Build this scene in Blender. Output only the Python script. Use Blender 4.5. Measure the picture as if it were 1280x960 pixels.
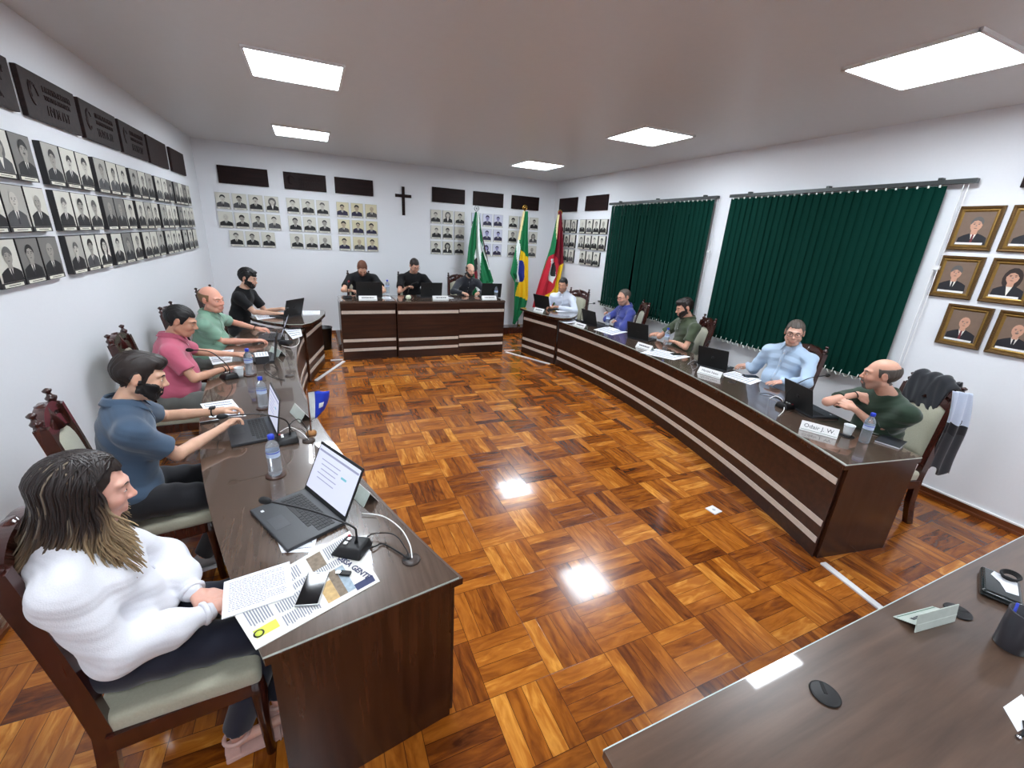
import bpy, bmesh, math, random
import numpy as np
from mathutils import Vector, Matrix
PI = math.pi
for o in list(bpy.data.objects):
    bpy.data.objects.remove(o)
scene = bpy.context.scene
COL = scene.collection
rnd = random.Random(7)

# ------------------------------------------------------------------ camera
YAW, PITCH, ROLL, FPX, CAMH = 0.43581642, -0.33192995, -0.06070426, 536.68, 2.0
def cam_axes():
    f = Vector((math.sin(YAW)*math.cos(PITCH), math.cos(YAW)*math.cos(PITCH), math.sin(PITCH)))
    r = f.cross(Vector((0, 0, 1))).normalized()
    d = f.cross(r)
    c, s = math.cos(ROLL), math.sin(ROLL)
    return c*r+s*d, -s*r+c*d, f
CR, CD, CF = cam_axes()
cam_data = bpy.data.cameras.new('camera')
cam = bpy.data.objects.new('camera', cam_data)
COL.objects.link(cam)
cam.matrix_world = Matrix(((CR.x, -CD.x, -CF.x, 0), (CR.y, -CD.y, -CF.y, 0), (CR.z, -CD.z, -CF.z, CAMH), (0, 0, 0, 1)))
cam_data.sensor_width = 36
cam_data.lens = FPX/1280*36
cam_data.clip_start = 0.02
scene.camera = cam
def at(px, py, z):
    """point of the room at height z seen at a given place of the photograph"""
    v = CR*((px-640)/FPX)+CD*((py-480)/FPX)+CF
    t = (z-CAMH)/v.z
    return Vector((v.x*t, v.y*t, z))

def at_y(px, py, Y):
    """point of the upright plane y = Y seen at a given place of the photograph"""
    v = CR*((px-640)/FPX)+CD*((py-480)/FPX)+CF
    t = Y/v.y
    return Vector((v.x*t, Y, CAMH+v.z*t))

# ------------------------------------------------------------------ world, exposure
world = bpy.data.worlds.new('world'); scene.world = world; world.use_nodes = True
world.node_tree.nodes['Background'].inputs[0].default_value = (0.02, 0.025, 0.03, 1)
world.node_tree.nodes['Background'].inputs[1].default_value = 0.3
scene.view_settings.view_transform = 'Standard'
scene.view_settings.look = 'None'
scene.view_settings.exposure = 0.13
scene.view_settings.gamma = 1.0
scene.view_settings.use_curve_mapping = False
PANEL_STRENGTH = 38

# room measures (metres)
XL, XR, YB, YF, ZC = -1.58, 4.92, 8.9, -2.3, 3.145

# ------------------------------------------------------------------ materials
def lin(c):
    return tuple(((v/255)/12.92 if v/255 <= 0.04045 else ((v/255+0.055)/1.055)**2.4) for v in c)
MATS = {}
def new_mat(name):
    m = bpy.data.materials.new(name); m.use_nodes = True
    nt = m.node_tree
    return m, nt, nt.nodes['Principled BSDF']
def noise_bump(nt, bsdf, scale, strength, detail=3, dist=0.002):
    tc = nt.nodes.new('ShaderNodeTexCoord'); n = nt.nodes.new('ShaderNodeTexNoise')
    n.inputs['Scale'].default_value = scale; n.inputs['Detail'].default_value = detail
    b = nt.nodes.new('ShaderNodeBump'); b.inputs['Strength'].default_value = strength
    b.inputs['Distance'].default_value = dist
    nt.links.new(tc.outputs['Object'], n.inputs['Vector'])
    nt.links.new(n.outputs['Fac'], b.inputs['Height'])
    nt.links.new(b.outputs['Normal'], bsdf.inputs['Normal'])
    return n
def mat(name, rgb, rough=0.6, metal=0.0, var=0.06, scale=30, bump=0.15, coat=0.0, trans=0.0, ior=1.45, spec=0.5, sheen=0.0, sss=0.0):
    """plain procedural material: base colour broken up by noise, fine bump"""
    if name in MATS: return MATS[name]
    m, nt, b = new_mat(name)
    c = lin(rgb)
    b.inputs['Roughness'].default_value = rough
    b.inputs['Metallic'].default_value = metal
    b.inputs['Coat Weight'].default_value = coat
    b.inputs['Coat Roughness'].default_value = 0.08
    b.inputs['Transmission Weight'].default_value = trans
    b.inputs['IOR'].default_value = ior
    b.inputs['Specular IOR Level'].default_value = spec
    b.inputs['Sheen Weight'].default_value = sheen
    if sss:
        b.inputs['Subsurface Weight'].default_value = sss
        b.inputs['Subsurface Radius'].default_value = (0.012, 0.005, 0.003)
        b.inputs['Subsurface Scale'].default_value = 0.6
    n = noise_bump(nt, b, scale, bump)
    r = nt.nodes.new('ShaderNodeMapRange'); r.inputs['To Min'].default_value = 1-var*2; r.inputs['To Max'].default_value = 1+var*2
    nt.links.new(n.outputs['Fac'], r.inputs['Value'])
    v = nt.nodes.new('ShaderNodeVectorMath'); v.operation = 'SCALE'
    v.inputs[0].default_value = c[:3]
    nt.links.new(r.outputs['Result'], v.inputs['Scale'])
    nt.links.new(v.outputs['Vector'], b.inputs['Base Color'])
    MATS[name] = m
    return m
def emis(name, rgb, strength):
    m, nt, b = new_mat(name)
    c = lin(rgb)
    b.inputs['Base Color'].default_value = (*[x*0.5 for x in c], 1)
    b.inputs['Emission Color'].default_value = (*c, 1)
    b.inputs['Emission Strength'].default_value = strength
    MATS[name] = m
    return m
def wood(name, dark, light, rough=0.35, coat=0.0, along='X', scale=1.0, band=6.0):
    """streaky wood grain running along one object axis"""
    m, nt, b = new_mat(name)
    tc = nt.nodes.new('ShaderNodeTexCoord'); mp = nt.nodes.new('ShaderNodeMapping')
    s = {'X': (0.7, 9, 9), 'Y': (9, 0.7, 9), 'Z': (9, 9, 0.7)}[along]
    mp.inputs['Scale'].default_value = [v*scale for v in s]
    n = nt.nodes.new('ShaderNodeTexNoise'); n.inputs['Scale'].default_value = band/2; n.inputs['Detail'].default_value = 6
    n.inputs['Roughness'].default_value = 0.6; n.inputs['Distortion'].default_value = 0.15
    r = nt.nodes.new('ShaderNodeValToRGB')
    r.color_ramp.elements[0].position = 0.3; r.color_ramp.elements[0].color = (*lin(dark), 1)
    r.color_ramp.elements[1].position = 0.72; r.color_ramp.elements[1].color = (*lin(light), 1)
    nt.links.new(tc.outputs['Object'], mp.inputs['Vector']); nt.links.new(mp.outputs['Vector'], n.inputs['Vector'])
    nt.links.new(n.outputs['Fac'], r.inputs['Fac']); nt.links.new(r.outputs['Color'], b.inputs['Base Color'])
    bp = nt.nodes.new('ShaderNodeBump'); bp.inputs['Strength'].default_value = 0.08; bp.inputs['Distance'].default_value = 0.002
    nt.links.new(n.outputs['Fac'], bp.inputs['Height']); nt.links.new(bp.outputs['Normal'], b.inputs['Normal'])
    b.inputs['Roughness'].default_value = rough; b.inputs['Coat Weight'].default_value = coat; b.inputs['Coat Roughness'].default_value = 0.04
    MATS[name] = m
    return m
def parquet():
    """basket-weave parquet: square blocks of four strips, neighbours turned by a quarter"""
    m, nt, b = new_mat('parquet'); N = nt.nodes; L = nt.links
    def math_(op, a=None, c=None, v=None):
        n = N.new('ShaderNodeMath'); n.operation = op
        for i, x in enumerate((a, c, v)):
            if x is None: continue
            if isinstance(x, (int, float)): n.inputs[i].default_value = x
            else: L.new(x, n.inputs[i])
        return n.outputs[0]
    tc = N.new('ShaderNodeTexCoord'); sp = N.new('ShaderNodeSeparateXYZ'); L.new(tc.outputs['Object'], sp.inputs[0])
    B = 0.315; NS = 4
    u = math_('DIVIDE', math_('ADD', sp.outputs[0], 0.06), B); v = math_('DIVIDE', sp.outputs[1], B)
    iu = math_('FLOOR', u); iv = math_('FLOOR', v)
    fu = math_('FRACT', u); fv = math_('FRACT', v)
    par = math_('ABSOLUTE', math_('MODULO', math_('ADD', iu, iv), 2.0))
    inv = math_('SUBTRACT', 1.0, par)
    across = math_('ADD', math_('MULTIPLY', fu, par), math_('MULTIPLY', fv, inv))
    along = math_('ADD', math_('MULTIPLY', fv, par), math_('MULTIPLY', fu, inv))
    sa = math_('MULTIPLY', across, float(NS)); si = math_('FLOOR', sa); sf = math_('FRACT', sa)
    cid = N.new('ShaderNodeCombineXYZ'); L.new(iu, cid.inputs[0]); L.new(iv, cid.inputs[1]); L.new(si, cid.inputs[2])
    wn = N.new('ShaderNodeTexWhiteNoise'); wn.noise_dimensions = '3D'; L.new(cid.outputs[0], wn.inputs['Vector'])
    cb = N.new('ShaderNodeCombineXYZ'); L.new(iu, cb.inputs[0]); L.new(iv, cb.inputs[1])
    wb = N.new('ShaderNodeTexWhiteNoise'); wb.noise_dimensions = '3D'; L.new(cb.outputs[0], wb.inputs['Vector'])
    # grain coordinates
    g = N.new('ShaderNodeCombineXYZ')
    L.new(math_('ADD', math_('MULTIPLY', along, 0.9), math_('MULTIPLY', wn.outputs['Value'], 37.0)), g.inputs[0])
    L.new(math_('ADD', math_('MULTIPLY', across, 4.2), math_('MULTIPLY', wn.outputs['Value'], 11.0)), g.inputs[1])
    L.new(math_('MULTIPLY', wn.outputs['Value'], 50.0), g.inputs[2])
    n1 = N.new('ShaderNodeTexNoise'); n1.inputs['Scale'].default_value = 2.0; n1.inputs['Detail'].default_value = 5
    n1.inputs['Distortion'].default_value = 0.8; n1.inputs['Roughness'].default_value = 0.55
    L.new(g.outputs[0], n1.inputs['Vector'])
    mixv = math_('ADD', math_('MULTIPLY', wn.outputs['Value'], 0.42), math_('ADD', math_('MULTIPLY', wb.outputs['Value'], 0.14), math_('MULTIPLY', math_('SUBTRACT', n1.outputs['Fac'], 0.16), 0.88)))
    r = N.new('ShaderNodeValToRGB'); e = r.color_ramp.elements
    e[0].position = 0.18; e[0].color = (*lin((62, 26, 9)), 1)
    e[1].position = 0.98; e[1].color = (*lin((214, 146, 60)), 1)
    for p, c in ((0.36, (106, 52, 14)), (0.54, (140, 76, 20)), (0.76, (172, 102, 32))):
        x = e.new(p); x.color = (*lin(c), 1)
    L.new(mixv, r.inputs['Fac'])
    # seams
    def seam(f, w):
        return math_('LESS_THAN', math_('MINIMUM', f, math_('SUBTRACT', 1.0, f)), w)
    s = math_('MAXIMUM', math_('MAXIMUM', seam(fu, 0.005), seam(fv, 0.005)), seam(sf, 0.018))
    mx = N.new('ShaderNodeMix'); mx.data_type = 'RGBA'
    L.new(math_('MULTIPLY', s, 0.8), mx.inputs['Factor']); L.new(r.outputs['Color'], mx.inputs['A']); mx.inputs['B'].default_value = (*lin((48, 20, 8)), 1)
    L.new(mx.outputs['Result'], b.inputs['Base Color'])
    b.inputs['Roughness'].default_value = 0.22
    b.inputs['Coat Weight'].default_value = 0.42; b.inputs['Coat Roughness'].default_value = 0.085; b.inputs['Specular IOR Level'].default_value = 0.25
    n2 = N.new('ShaderNodeTexNoise'); n2.inputs['Scale'].default_value = 9; n2.inputs['Detail'].default_value = 2
    L.new(tc.outputs['Object'], n2.inputs['Vector'])
    bp = N.new('ShaderNodeBump'); bp.inputs['Strength'].default_value = 0.12; bp.inputs['Distance'].default_value = 0.004
    tilt = math_('ADD', math_('MULTIPLY', sf, math_('MULTIPLY', math_('SUBTRACT', wn.outputs['Value'], 0.5), 1.5)), math_('MULTIPLY', along, math_('MULTIPLY', math_('SUBTRACT', wb.outputs['Value'], 0.5), 2.4)))
    L.new(math_('ADD', math_('MULTIPLY', n2.outputs['Fac'], 0.5), math_('ADD', math_('MULTIPLY', s, -0.5), tilt)), bp.inputs['Height'])
    L.new(bp.outputs['Normal'], b.inputs['Normal']); L.new(bp.outputs['Normal'], b.inputs['Coat Normal'])
    MATS['parquet'] = m
    return m
parquet()
M_WALL = mat('wall_paint', (226, 228, 232), 0.75, scale=60, var=0.008, bump=0.05)
M_CEIL = mat('ceiling_panel', (210, 210, 210), 0.38, scale=14, var=0.012, bump=0.03, spec=0.45)
M_FRONT = wood('desk_laminate', (34, 17, 11), (66, 36, 23), 0.28, along='X', scale=1.0)
M_FRONTZ = wood('desk_laminate_upright', (36, 18, 11), (70, 39, 25), 0.24, along='Z', scale=1.0)
M_TOP = wood('desk_top_laminate', (72, 56, 48), (94, 76, 65), 0.3, along='Y', scale=1.8, coat=0.9)
M_TOP2 = wood('near_desk_laminate', (68, 52, 42), (98, 76, 62), 0.32, along='X', scale=0.8, coat=0.7)
M_STRIP = mat('pale_strip', (216, 204, 192), 0.4, bump=0.02)
M_GLASSEDGE = mat('glass_edge', (196, 206, 198), 0.1, bump=0.0, coat=0.5)
M_CHAIR = wood('dark_carved_wood', (38, 15, 12), (70, 30, 22), 0.25, along='Z', coat=0.4)
M_UPH = mat('pale_upholstery', (172, 170, 150), 0.9, scale=120, var=0.05, bump=0.4, sheen=0.3)
M_BLACK = mat('black_plastic', (22, 22, 24), 0.45, bump=0.05)
M_LAPTOP = mat('laptop_shell', (48, 50, 54), 0.4, scale=200, bump=0.05)
M_LAPLID = mat('laptop_lid', (26, 27, 28), 0.5, scale=200, bump=0.05)
M_KEY = mat('key_black', (18, 18, 20), 0.5, bump=0.0)
M_PAPER = mat('paper', (232, 234, 240), 0.8, var=0.01, bump=0.05)
M_WHITE = mat('white_plastic', (228, 228, 228), 0.4, var=0.01, bump=0.02)
M_INK = mat('ink', (60, 62, 70), 0.8, bump=0.0)
M_INKB = mat('black_ink', (16, 16, 18), 0.7, bump=0.0)
M_GREENB = mat('green_blind_fabric', (2, 45, 37), 0.9, scale=200, var=0.06, bump=0.2, spec=0.12)
M_RAIL = mat('blind_rail_grey', (74, 78, 78), 0.35, metal=0.6, bump=0.02)
M_SILVER = mat('aluminium', (190, 192, 196), 0.35, metal=0.8, bump=0.02)
M_CHROME = mat('chrome', (200, 200, 205), 0.12, metal=1.0, bump=0.0)
M_PLAQUE = wood('carved_plaque_wood', (26, 16, 16), (46, 30, 28), 0.55, along='Y', scale=1.2)
M_PLAQUE2 = wood('dark_plaque_wood', (18, 7, 7), (36, 15, 14), 0.6, along='X', scale=1.2)
for q in (M_PLAQUE, M_PLAQUE2): q.node_tree.nodes['Principled BSDF'].inputs['Specular IOR Level'].default_value = 0.2
M_GOLD = mat('gilt_moulding', (102, 76, 42), 0.35, metal=0.55, scale=80, var=0.15, bump=0.4)
M_GOLDL = mat('gilt_lip', (150, 118, 62), 0.28, metal=0.7, scale=80, var=0.1, bump=0.2)
M_CAPBLUE = mat('blue_cap', (34, 62, 190), 0.4, bump=0.02)
M_WATERB = mat('clear_bottle', (226, 234, 242), 0.08, trans=0.82, ior=1.2, var=0.0, bump=0.0)
M_LABEL = mat('bottle_label', (190, 206, 232), 0.5, bump=0.0)
M_CUP = mat('white_cup', (232, 236, 238), 0.4, trans=0.15, var=0.0, bump=0.0)
M_SKIRT = wood('skirting_wood', (70, 34, 18), (120, 66, 36), 0.3, along='Y')
M_BRASS = mat('brass', (190, 150, 70), 0.25, metal=1.0, bump=0.02)
M_SKY = mat('night_glass', (8, 10, 14), 0.05, bump=0.0)

# ------------------------------------------------------------------ mesh building
class MB:
    """collects faces with materials and links them as one mesh object"""
    def __init__(s): s.v = []; s.f = []; s.m = []; s.sm = []; s.mats = []
    def mi(s, m):
        if m not in s.mats: s.mats.append(m)
        return s.mats.index(m)
    def add(s, vs, fs, m, smooth=False, mtx=None):
        o = len(s.v)
        if mtx is not None: vs = [mtx @ Vector(p) for p in vs]
        s.v += [tuple(p) for p in vs]
        i = s.mi(m)
        for f in fs:
            s.f.append(tuple(o+k for k in f)); s.m.append(i); s.sm.append(smooth)
        return s
    def box(s, c, size, m, mtx=None, bev=0.0, smooth=False):
        if bev > 0:
            bm = bmesh.new(); bmesh.ops.create_cube(bm, size=1)
            for v in bm.verts: v.co = Vector((v.co.x*size[0]+c[0], v.co.y*size[1]+c[1], v.co.z*size[2]+c[2]))
            bmesh.ops.bevel(bm, geom=list(bm.edges), offset=bev, segments=2, profile=0.7, affect='EDGES')
            s.bm(bm, m, mtx, smooth); return s
        x, y, z = [k/2 for k in size]; X, Y, Z = c
        vs = [(X+a*x, Y+b*y, Z+d*z) for a in (-1, 1) for b in (-1, 1) for d in (-1, 1)]
        return s.add(vs, [(0, 1, 3, 2), (4, 6, 7, 5), (0, 4, 5, 1), (2, 3, 7, 6), (0, 2, 6, 4), (1, 5, 7, 3)], m, smooth, mtx)
    def bm(s, bm, m, mtx=None, smooth=False):
        bm.verts.index_update()
        s.add([v.co.copy() for v in bm.verts], [[v.index for v in f.verts] for f in bm.faces], m, smooth, mtx)
        bm.free(); return s
    def tube(s, pts, r, m, n=8, closed=False, mtx=None, flat=1.0):
        pts = [Vector(p) for p in pts]; k = len(pts)
        rs = r if isinstance(r, (list, tuple)) else [r]*k
        vs = []; up = None
        for i, p in enumerate(pts):
            a = pts[(i-1) % k] if (closed or i > 0) else p
            b = pts[(i+1) % k] if (closed or i < k-1) else p
            t = (b-a).normalized() if (b-a).length > 1e-9 else Vector((0, 0, 1))
            if up is None: up = Vector((0, 0, 1)) if abs(t.z) < 0.9 else Vector((1, 0, 0))
            x = t.cross(up)
            if x.length < 1e-6: x = t.cross(Vector((0, 1, 0)))
            x.normalize(); y = x.cross(t).normalized(); up = y
            for j in range(n):
                an = 2*PI*j/n
                vs.append(p+(x*math.cos(an)+y*math.sin(an)*flat)*rs[i])
        fs = []
        for i in range(k if closed else k-1):
            for j in range(n):
                a, b2 = i*n+j, i*n+(j+1) % n; c, d = ((i+1) % k)*n+(j+1) % n, ((i+1) % k)*n+j
                fs.append((a, b2, c, d))
        if not closed:
            fs.append(tuple(range(n))[::-1]); fs.append(tuple((k-1)*n+j for j in range(n)))
        return s.add(vs, fs, m, True, mtx)
    def lathe(s, prof, m, n=24, mtx=None, caps=True, smooth=True):
        vs = [(r*math.cos(2*PI*j/n), r*math.sin(2*PI*j/n), z) for r, z in prof for j in range(n)]
        fs = [(i*n+j, i*n+(j+1) % n, (i+1)*n+(j+1) % n, (i+1)*n+j) for i in range(len(prof)-1) for j in range(n)]
        if caps:
            fs.append(tuple(range(n))[::-1]); fs.append(tuple((len(prof)-1)*n+j for j in range(n)))
        return s.add(vs, fs, m, smooth, mtx)
    def prism(s, poly, z0, z1, m, mtx=None, smooth=False, mside=None):
        n = len(poly)
        vs = [(x, y, z0) for x, y in poly]+[(x, y, z1) for x, y in poly]
        s.add(vs, [tuple(range(n))[::-1], tuple(range(n, 2*n))], m, smooth, mtx)
        return s.add(vs, [(i, (i+1) % n, n+(i+1) % n, n+i) for i in range(n)], mside or m, smooth, mtx)
    def grid(s, fn, nu, nv, m, mtx=None, smooth=True, close_u=False):
        vs = [fn(i/nu, j/nv) for i in range(nu if close_u else nu+1) for j in range(nv+1)]
        w = nv+1; K = nu if close_u else nu+1
        fs = [(i*w+j, ((i+1) % K)*w+j, ((i+1) % K)*w+j+1, i*w+j+1) for i in range(nu) for j in range(nv)]
        return s.add(vs, fs, m, smooth, mtx)
    def build(s, name, parent=None, loc=None, rot=None, bevel=0.0, solid=0.0, sub=0):
        me = bpy.data.meshes.new(name)
        me.from_pydata(s.v, [], s.f)
        for m in s.mats: me.materials.append(m)
        me.polygons.foreach_set('material_index', s.m); me.polygons.foreach_set('use_smooth', s.sm)
        me.update()
        o = bpy.data.objects.new(name, me); COL.objects.link(o)
        if parent is not None: o.parent = parent
        if loc is not None: o.location = loc
        if rot is not None: o.rotation_euler = rot
        if solid:
            q = o.modifiers.new('solidify', 'SOLIDIFY'); q.thickness = solid; q.offset = 0
        if sub:
            q = o.modifiers.new('subsurf', 'SUBSURF'); q.levels = q.render_levels = sub
        if bevel:
            q = o.modifiers.new('bevel', 'BEVEL'); q.width = bevel; q.segments = 2; q.limit_method = 'ANGLE'
        return o
def tag(o, label=None, cat=None, group=None, kind=None):
    for k, v in (('label', label), ('category', cat), ('group', group), ('kind', kind)):
        if v: o[k] = v
    return o
def thing(name, label, cat, loc=(0, 0, 0), rz=0.0, group=None):
    o = bpy.data.objects.new(name, None); COL.objects.link(o)
    o.empty_display_size = 0.1; o.location = loc; o.rotation_euler = (0, 0, rz)
    return tag(o, label, cat, group)
def struct(mb, name, **k):
    o = mb.build(name, **k); o['kind'] = 'structure'; return o
def copy_tree(o, parent=None):
    c = o.copy(); COL.objects.link(c)
    if parent is not None: c.parent = parent
    for ch in [x for x in bpy.data.objects if x.parent == o]:
        copy_tree(ch, c)
    return c
def T(x, y, z): return Matrix.Translation((x, y, z))
def RZ(a): return Matrix.Rotation(a, 4, 'Z')
def RX(a): return Matrix.Rotation(a, 4, 'X')
def RY(a): return Matrix.Rotation(a, 4, 'Y')
def text_mesh(body, size, m, parent, name='lettering', mtx=None, align='CENTER', extrude=0.0004, bold=False, shear=0.0):
    cu = bpy.data.curves.new(name, 'FONT'); cu.body = body; cu.size = size; cu.align_x = align; cu.align_y = 'CENTER'
    cu.extrude = extrude; cu.shear = shear; cu.resolution_u = 2
    if bold: cu.offset = size*0.02
    t = bpy.data.objects.new(name+'_tmp', cu); COL.objects.link(t)
    dg = bpy.context.evaluated_depsgraph_get()
    me = bpy.data.meshes.new_from_object(t.evaluated_get(dg))
    bpy.data.objects.remove(t); bpy.data.curves.remove(cu)
    me.name = name; me.materials.clear(); me.materials.append(m)
    if mtx is not None: me.transform(mtx)
    o = bpy.data.objects.new(name, me); COL.objects.link(o)
    if parent is not None: o.parent = parent
    return o
# ================================================================== the room
W = 0.12
mb = MB(); mb.box(((XL+XR)/2, (YB+YF)/2, -0.05), (XR-XL+0.4, YB-YF+0.4, 0.1), MATS['parquet']); struct(mb, 'floor')
mb = MB(); mb.box(((XL+XR)/2, (YB+YF)/2, ZC+0.05), (XR-XL+0.4, YB-YF+0.4, 0.1), M_CEIL); struct(mb, 'ceiling')
mb = MB(); mb.box((XL-W/2, (YB+YF)/2, ZC/2), (W, YB-YF+2*W, ZC), M_WALL); struct(mb, 'wall_left')
mb = MB(); mb.box(((XL+XR)/2, YB+W/2, ZC/2), (XR-XL, W, ZC), M_WALL); struct(mb, 'wall_back')
mb = MB(); mb.box(((XL+XR)/2, YF-W/2, ZC/2), (XR-XL, W, ZC), M_WALL); struct(mb, 'wall_front')
# right wall with two window openings behind the blinds
WIN = [(2.35, 4.05, 0.98, 2.48), (4.75, 6.75, 0.98, 2.48)]
mb = MB()
ys = [YF-W, 2.35, 4.05, 4.75, 6.75, YB+W]
for i in range(5):
    a, b = ys[i], ys[i+1]
    if i in (1, 3):
        mb.box((XR+W/2, (a+b)/2, 0.49), (W, b-a, 0.98), M_WALL)
        mb.box((XR+W/2, (a+b)/2, (2.48+ZC)/2), (W, b-a, ZC-2.48), M_WALL)
    else: mb.box((XR+W/2, (a+b)/2, ZC/2), (W, b-a, ZC), M_WALL)
struct(mb, 'wall_right')
for k, (a, b, z0, z1) in enumerate(WIN):
    mb = MB(); t = 0.045
    for (cy, cz, sy, sz) in ((a+t/2, (z0+z1)/2, t, z1-z0), (b-t/2, (z0+z1)/2, t, z1-z0), ((a+b)/2, z0+t/2, b-a, t), ((a+b)/2, z1-t/2, b-a, t), ((a+b)/2, (z0+z1)/2, t, z1-z0)):
        mb.box((XR+W/2, cy, cz), (0.05, sy, sz), M_SILVER)
    w = struct(mb, 'window_%d' % (k+1))
    g = MB(); g.box((XR+W/2, (a+b)/2, (z0+z1)/2), (0.006, b-a-0.05, z1-z0-0.05), M_SKY); o = g.build('pane', w)
    s = MB(); s.box((XR-0.005, (a+b)/2, z0-0.06), (0.07, b-a+0.2, 0.03), M_RAIL, bev=0.004); s.build('window_sill', w)
# skirting boards
def skirting(name, c, size, size2, off):
    mb = MB(); mb.box(c, size, M_SKIRT, bev=0.004)
    mb.box((c[0]+off[0], c[1]+off[1], 0.012), size2, M_SKIRT, bev=0.004)
    mb.box((c[0], c[1], size[2]+0.004), (size[0]*1.15 if size[0] < 1 else size[0], size[1]*1.15 if size[1] < 1 else size[1], 0.012), M_WHITE)
    return struct(mb, name)
L = YB-YF
skirting('baseboard_right', (XR-0.01, (YB+YF)/2, 0.035), (0.02, L, 0.07), (0.035, L, 0.024), (-0.015, 0))
skirting('baseboard_left', (XL+0.01, (YB+YF)/2, 0.035), (0.02, L, 0.07), (0.035, L, 0.024), (0.015, 0))
skirting('baseboard_back', ((XL+XR)/2, YB-0.01, 0.035), (XR-XL-0.08, 0.02, 0.07), (XR-XL-0.08, 0.035, 0.024), (0, -0.015))
# ceiling lamps
M_DIFF = emis('lit_diffuser', (238, 247, 255), PANEL_STRENGTH)
names = {(0, 1): 'square ceiling light over the left desks, nearer one', (0, 2): 'square ceiling light over the left desks, farther one by the back wall',
         (1, 0): 'large square ceiling light nearest the camera on the right', (1, 1): 'middle one of the three square ceiling lights on the right',
         (1, 2): 'square ceiling light nearest the back right corner', (0, 0): 'square ceiling light above the seated woman'}
for ix, lx in enumerate((0.0, 3.56)):
    for iy, ly in enumerate((1.83, 4.4, 7.17, -0.9)):
        t = thing('ceiling_light', names.get((ix, iy), 'square ceiling light behind the camera'), 'ceiling light', (lx, ly, ZC), 0, 'square ceiling lights')
        mb = MB(); h = 0.335
        for (cx, cy, sx, sy) in ((0, h, 2*h+0.02, 0.02), (0, -h, 2*h+0.02, 0.02), (h, 0, 0.02, 2*h), (-h, 0, 0.02, 2*h)):
            mb.box((cx, cy, -0.009), (sx, sy, 0.018), M_WHITE)
        mb.build('frame', t)
        d = MB(); d.box((0, 0, -0.006), (0.652, 0.652, 0.011), M_DIFF); d.build('diffuser', t)
# ================================================================== desks
GL = 0.008
def arc_poly(xc, yc, R, y0, y1, n=28):
    return [(xc+math.copysign(1, R)*(-1)*math.sqrt(R*R-(y-yc)**2), y) for y in [y0+(y1-y0)*i/n for i in range(n+1)]]
LDX = -0.247; RDX = 3.62
def left_front(y): return LDX+10-math.sqrt(100-(y-4.85)**2)
def left_back(y): return LDX+10-math.sqrt(10.65**2-(y-4.85)**2)
def right_front(y): return RDX-10+math.sqrt(100-(y-4.78)**2)
def right_back(y): return RDX-10+math.sqrt(10.65**2-(y-4.78)**2)
def lerp(a, b, t): return a+(b-a)*t
def ribbon(mb, front, ya, yb, z0, z1, oa, ob, m, n=30):
    """curved vertical band standing off the front face"""
    pts = [(front(lerp(ya, yb, i/n)), lerp(ya, yb, i/n)) for i in range(n+1)]
    vs = []; 
    for x, y in pts: vs += [(x+ob, y, z0), (x+ob, y, z1), (x+oa, y, z0), (x+oa, y, z1)]
    fs = []
    for i in range(n):
        a = i*4; b = a+4
        fs += [(a, b, b+1, a+1), (a+2, a+3, b+3, b+2), (a+1, b+1, b+3, a+3), (a, a+2, b+2, b)]
    fs += [(0, 1, 3, 2), (n*4, n*4+2, n*4+3, n*4+1)]
    mb.add(vs, fs, m)
def curved_desk(name, label, front, back, ya_f, ya_b, yb, sgn, seams):
    t = thing(name, label, 'desk', (0, 0, 0))
    n = 34
    H = 0.735
    def pf(i, o=0.0):
        y = lerp(ya_f, yb, i/n); return (front(y)-sgn*o, y)
    def pb(i, o=0.0):
        y = lerp(ya_b, yb, i/n); return (back(y)+sgn*o, y)
    # top board
    poly = [pf(i, -0.012) for i in range(n+1)]+[pb(i) for i in range(n, -1, -1)]
    if sgn > 0: pass
    mb = MB(); mb.prism(poly, H-0.03, H, M_TOP, mside=M_FRONTZ); mb.build('desk_top', t)
    # glass sheets laid on the top, one per place
    ss = [0]+seams+[n]
    for k in range(len(ss)-1):
        a, b = ss[k], ss[k+1]
        poly = [pf(i, 0.004) for i in range(a, b+1)]+[pb(i, -0.004) for i in range(b, a-1, -1)]
        e = 0.0015
        mb = MB(); mb.prism([(x, y+(e if j < len(poly)/2 else e)) for j, (x, y) in enumerate(poly)], H, H+GL, M_GLASSTOP, mside=M_GLASSEDGE)
        mb.build('glass_sheet', t)
    # front panel
    mb = MB(); ribbon(mb, front, ya_f+0.02, yb-0.001, 0.0, H-0.03, -sgn*0.03, -sgn*0.008, M_FRONT, n) ; mb.build('front_panel', t)
    for z0, z1 in ((0.575, 0.62), (0.245, 0.29), (0.11, 0.155)):
        mb = MB(); ribbon(mb, front, ya_f+0.03, yb-0.03, z0, z1, -sgn*0.0085, -sgn*0.002, M_STRIP, n); mb.build('pale_strip', t)
    # end panels
    for (f0, b0) in (((front(ya_f), ya_f), (back(ya_b), ya_b)), ((front(yb), yb), (back(yb), yb))):
        d = Vector((b0[0]-f0[0], b0[1]-f0[1], 0)); L_ = d.length-0.05; an = math.atan2(d.y, d.x)
        mid = Vector((f0[0], f0[1], 0))+d*0.5
        off = 0.014 if f0[1] < 3 else -0.014
        mb = MB(); mb.box((0, 0, (H-0.03)/2), (L_, 0.025, H-0.03), M_FRONTZ, mtx=T(mid.x-0.012*sgn, mid.y+off, 0)@RZ(an)); mb.build('end_panel', t)
        return t
M_GLASSTOP = wood('desk_top_under_glass', (66, 52, 43), (86, 69, 58), 0.25, along='Y', scale=1.8, coat=1.0)
curved_desk('curved_desk', 'long curved dark wood desk on the left with three pale strips', left_front, left_back, 1.265, 1.16, 5.98, 1, [12, 24])
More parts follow.
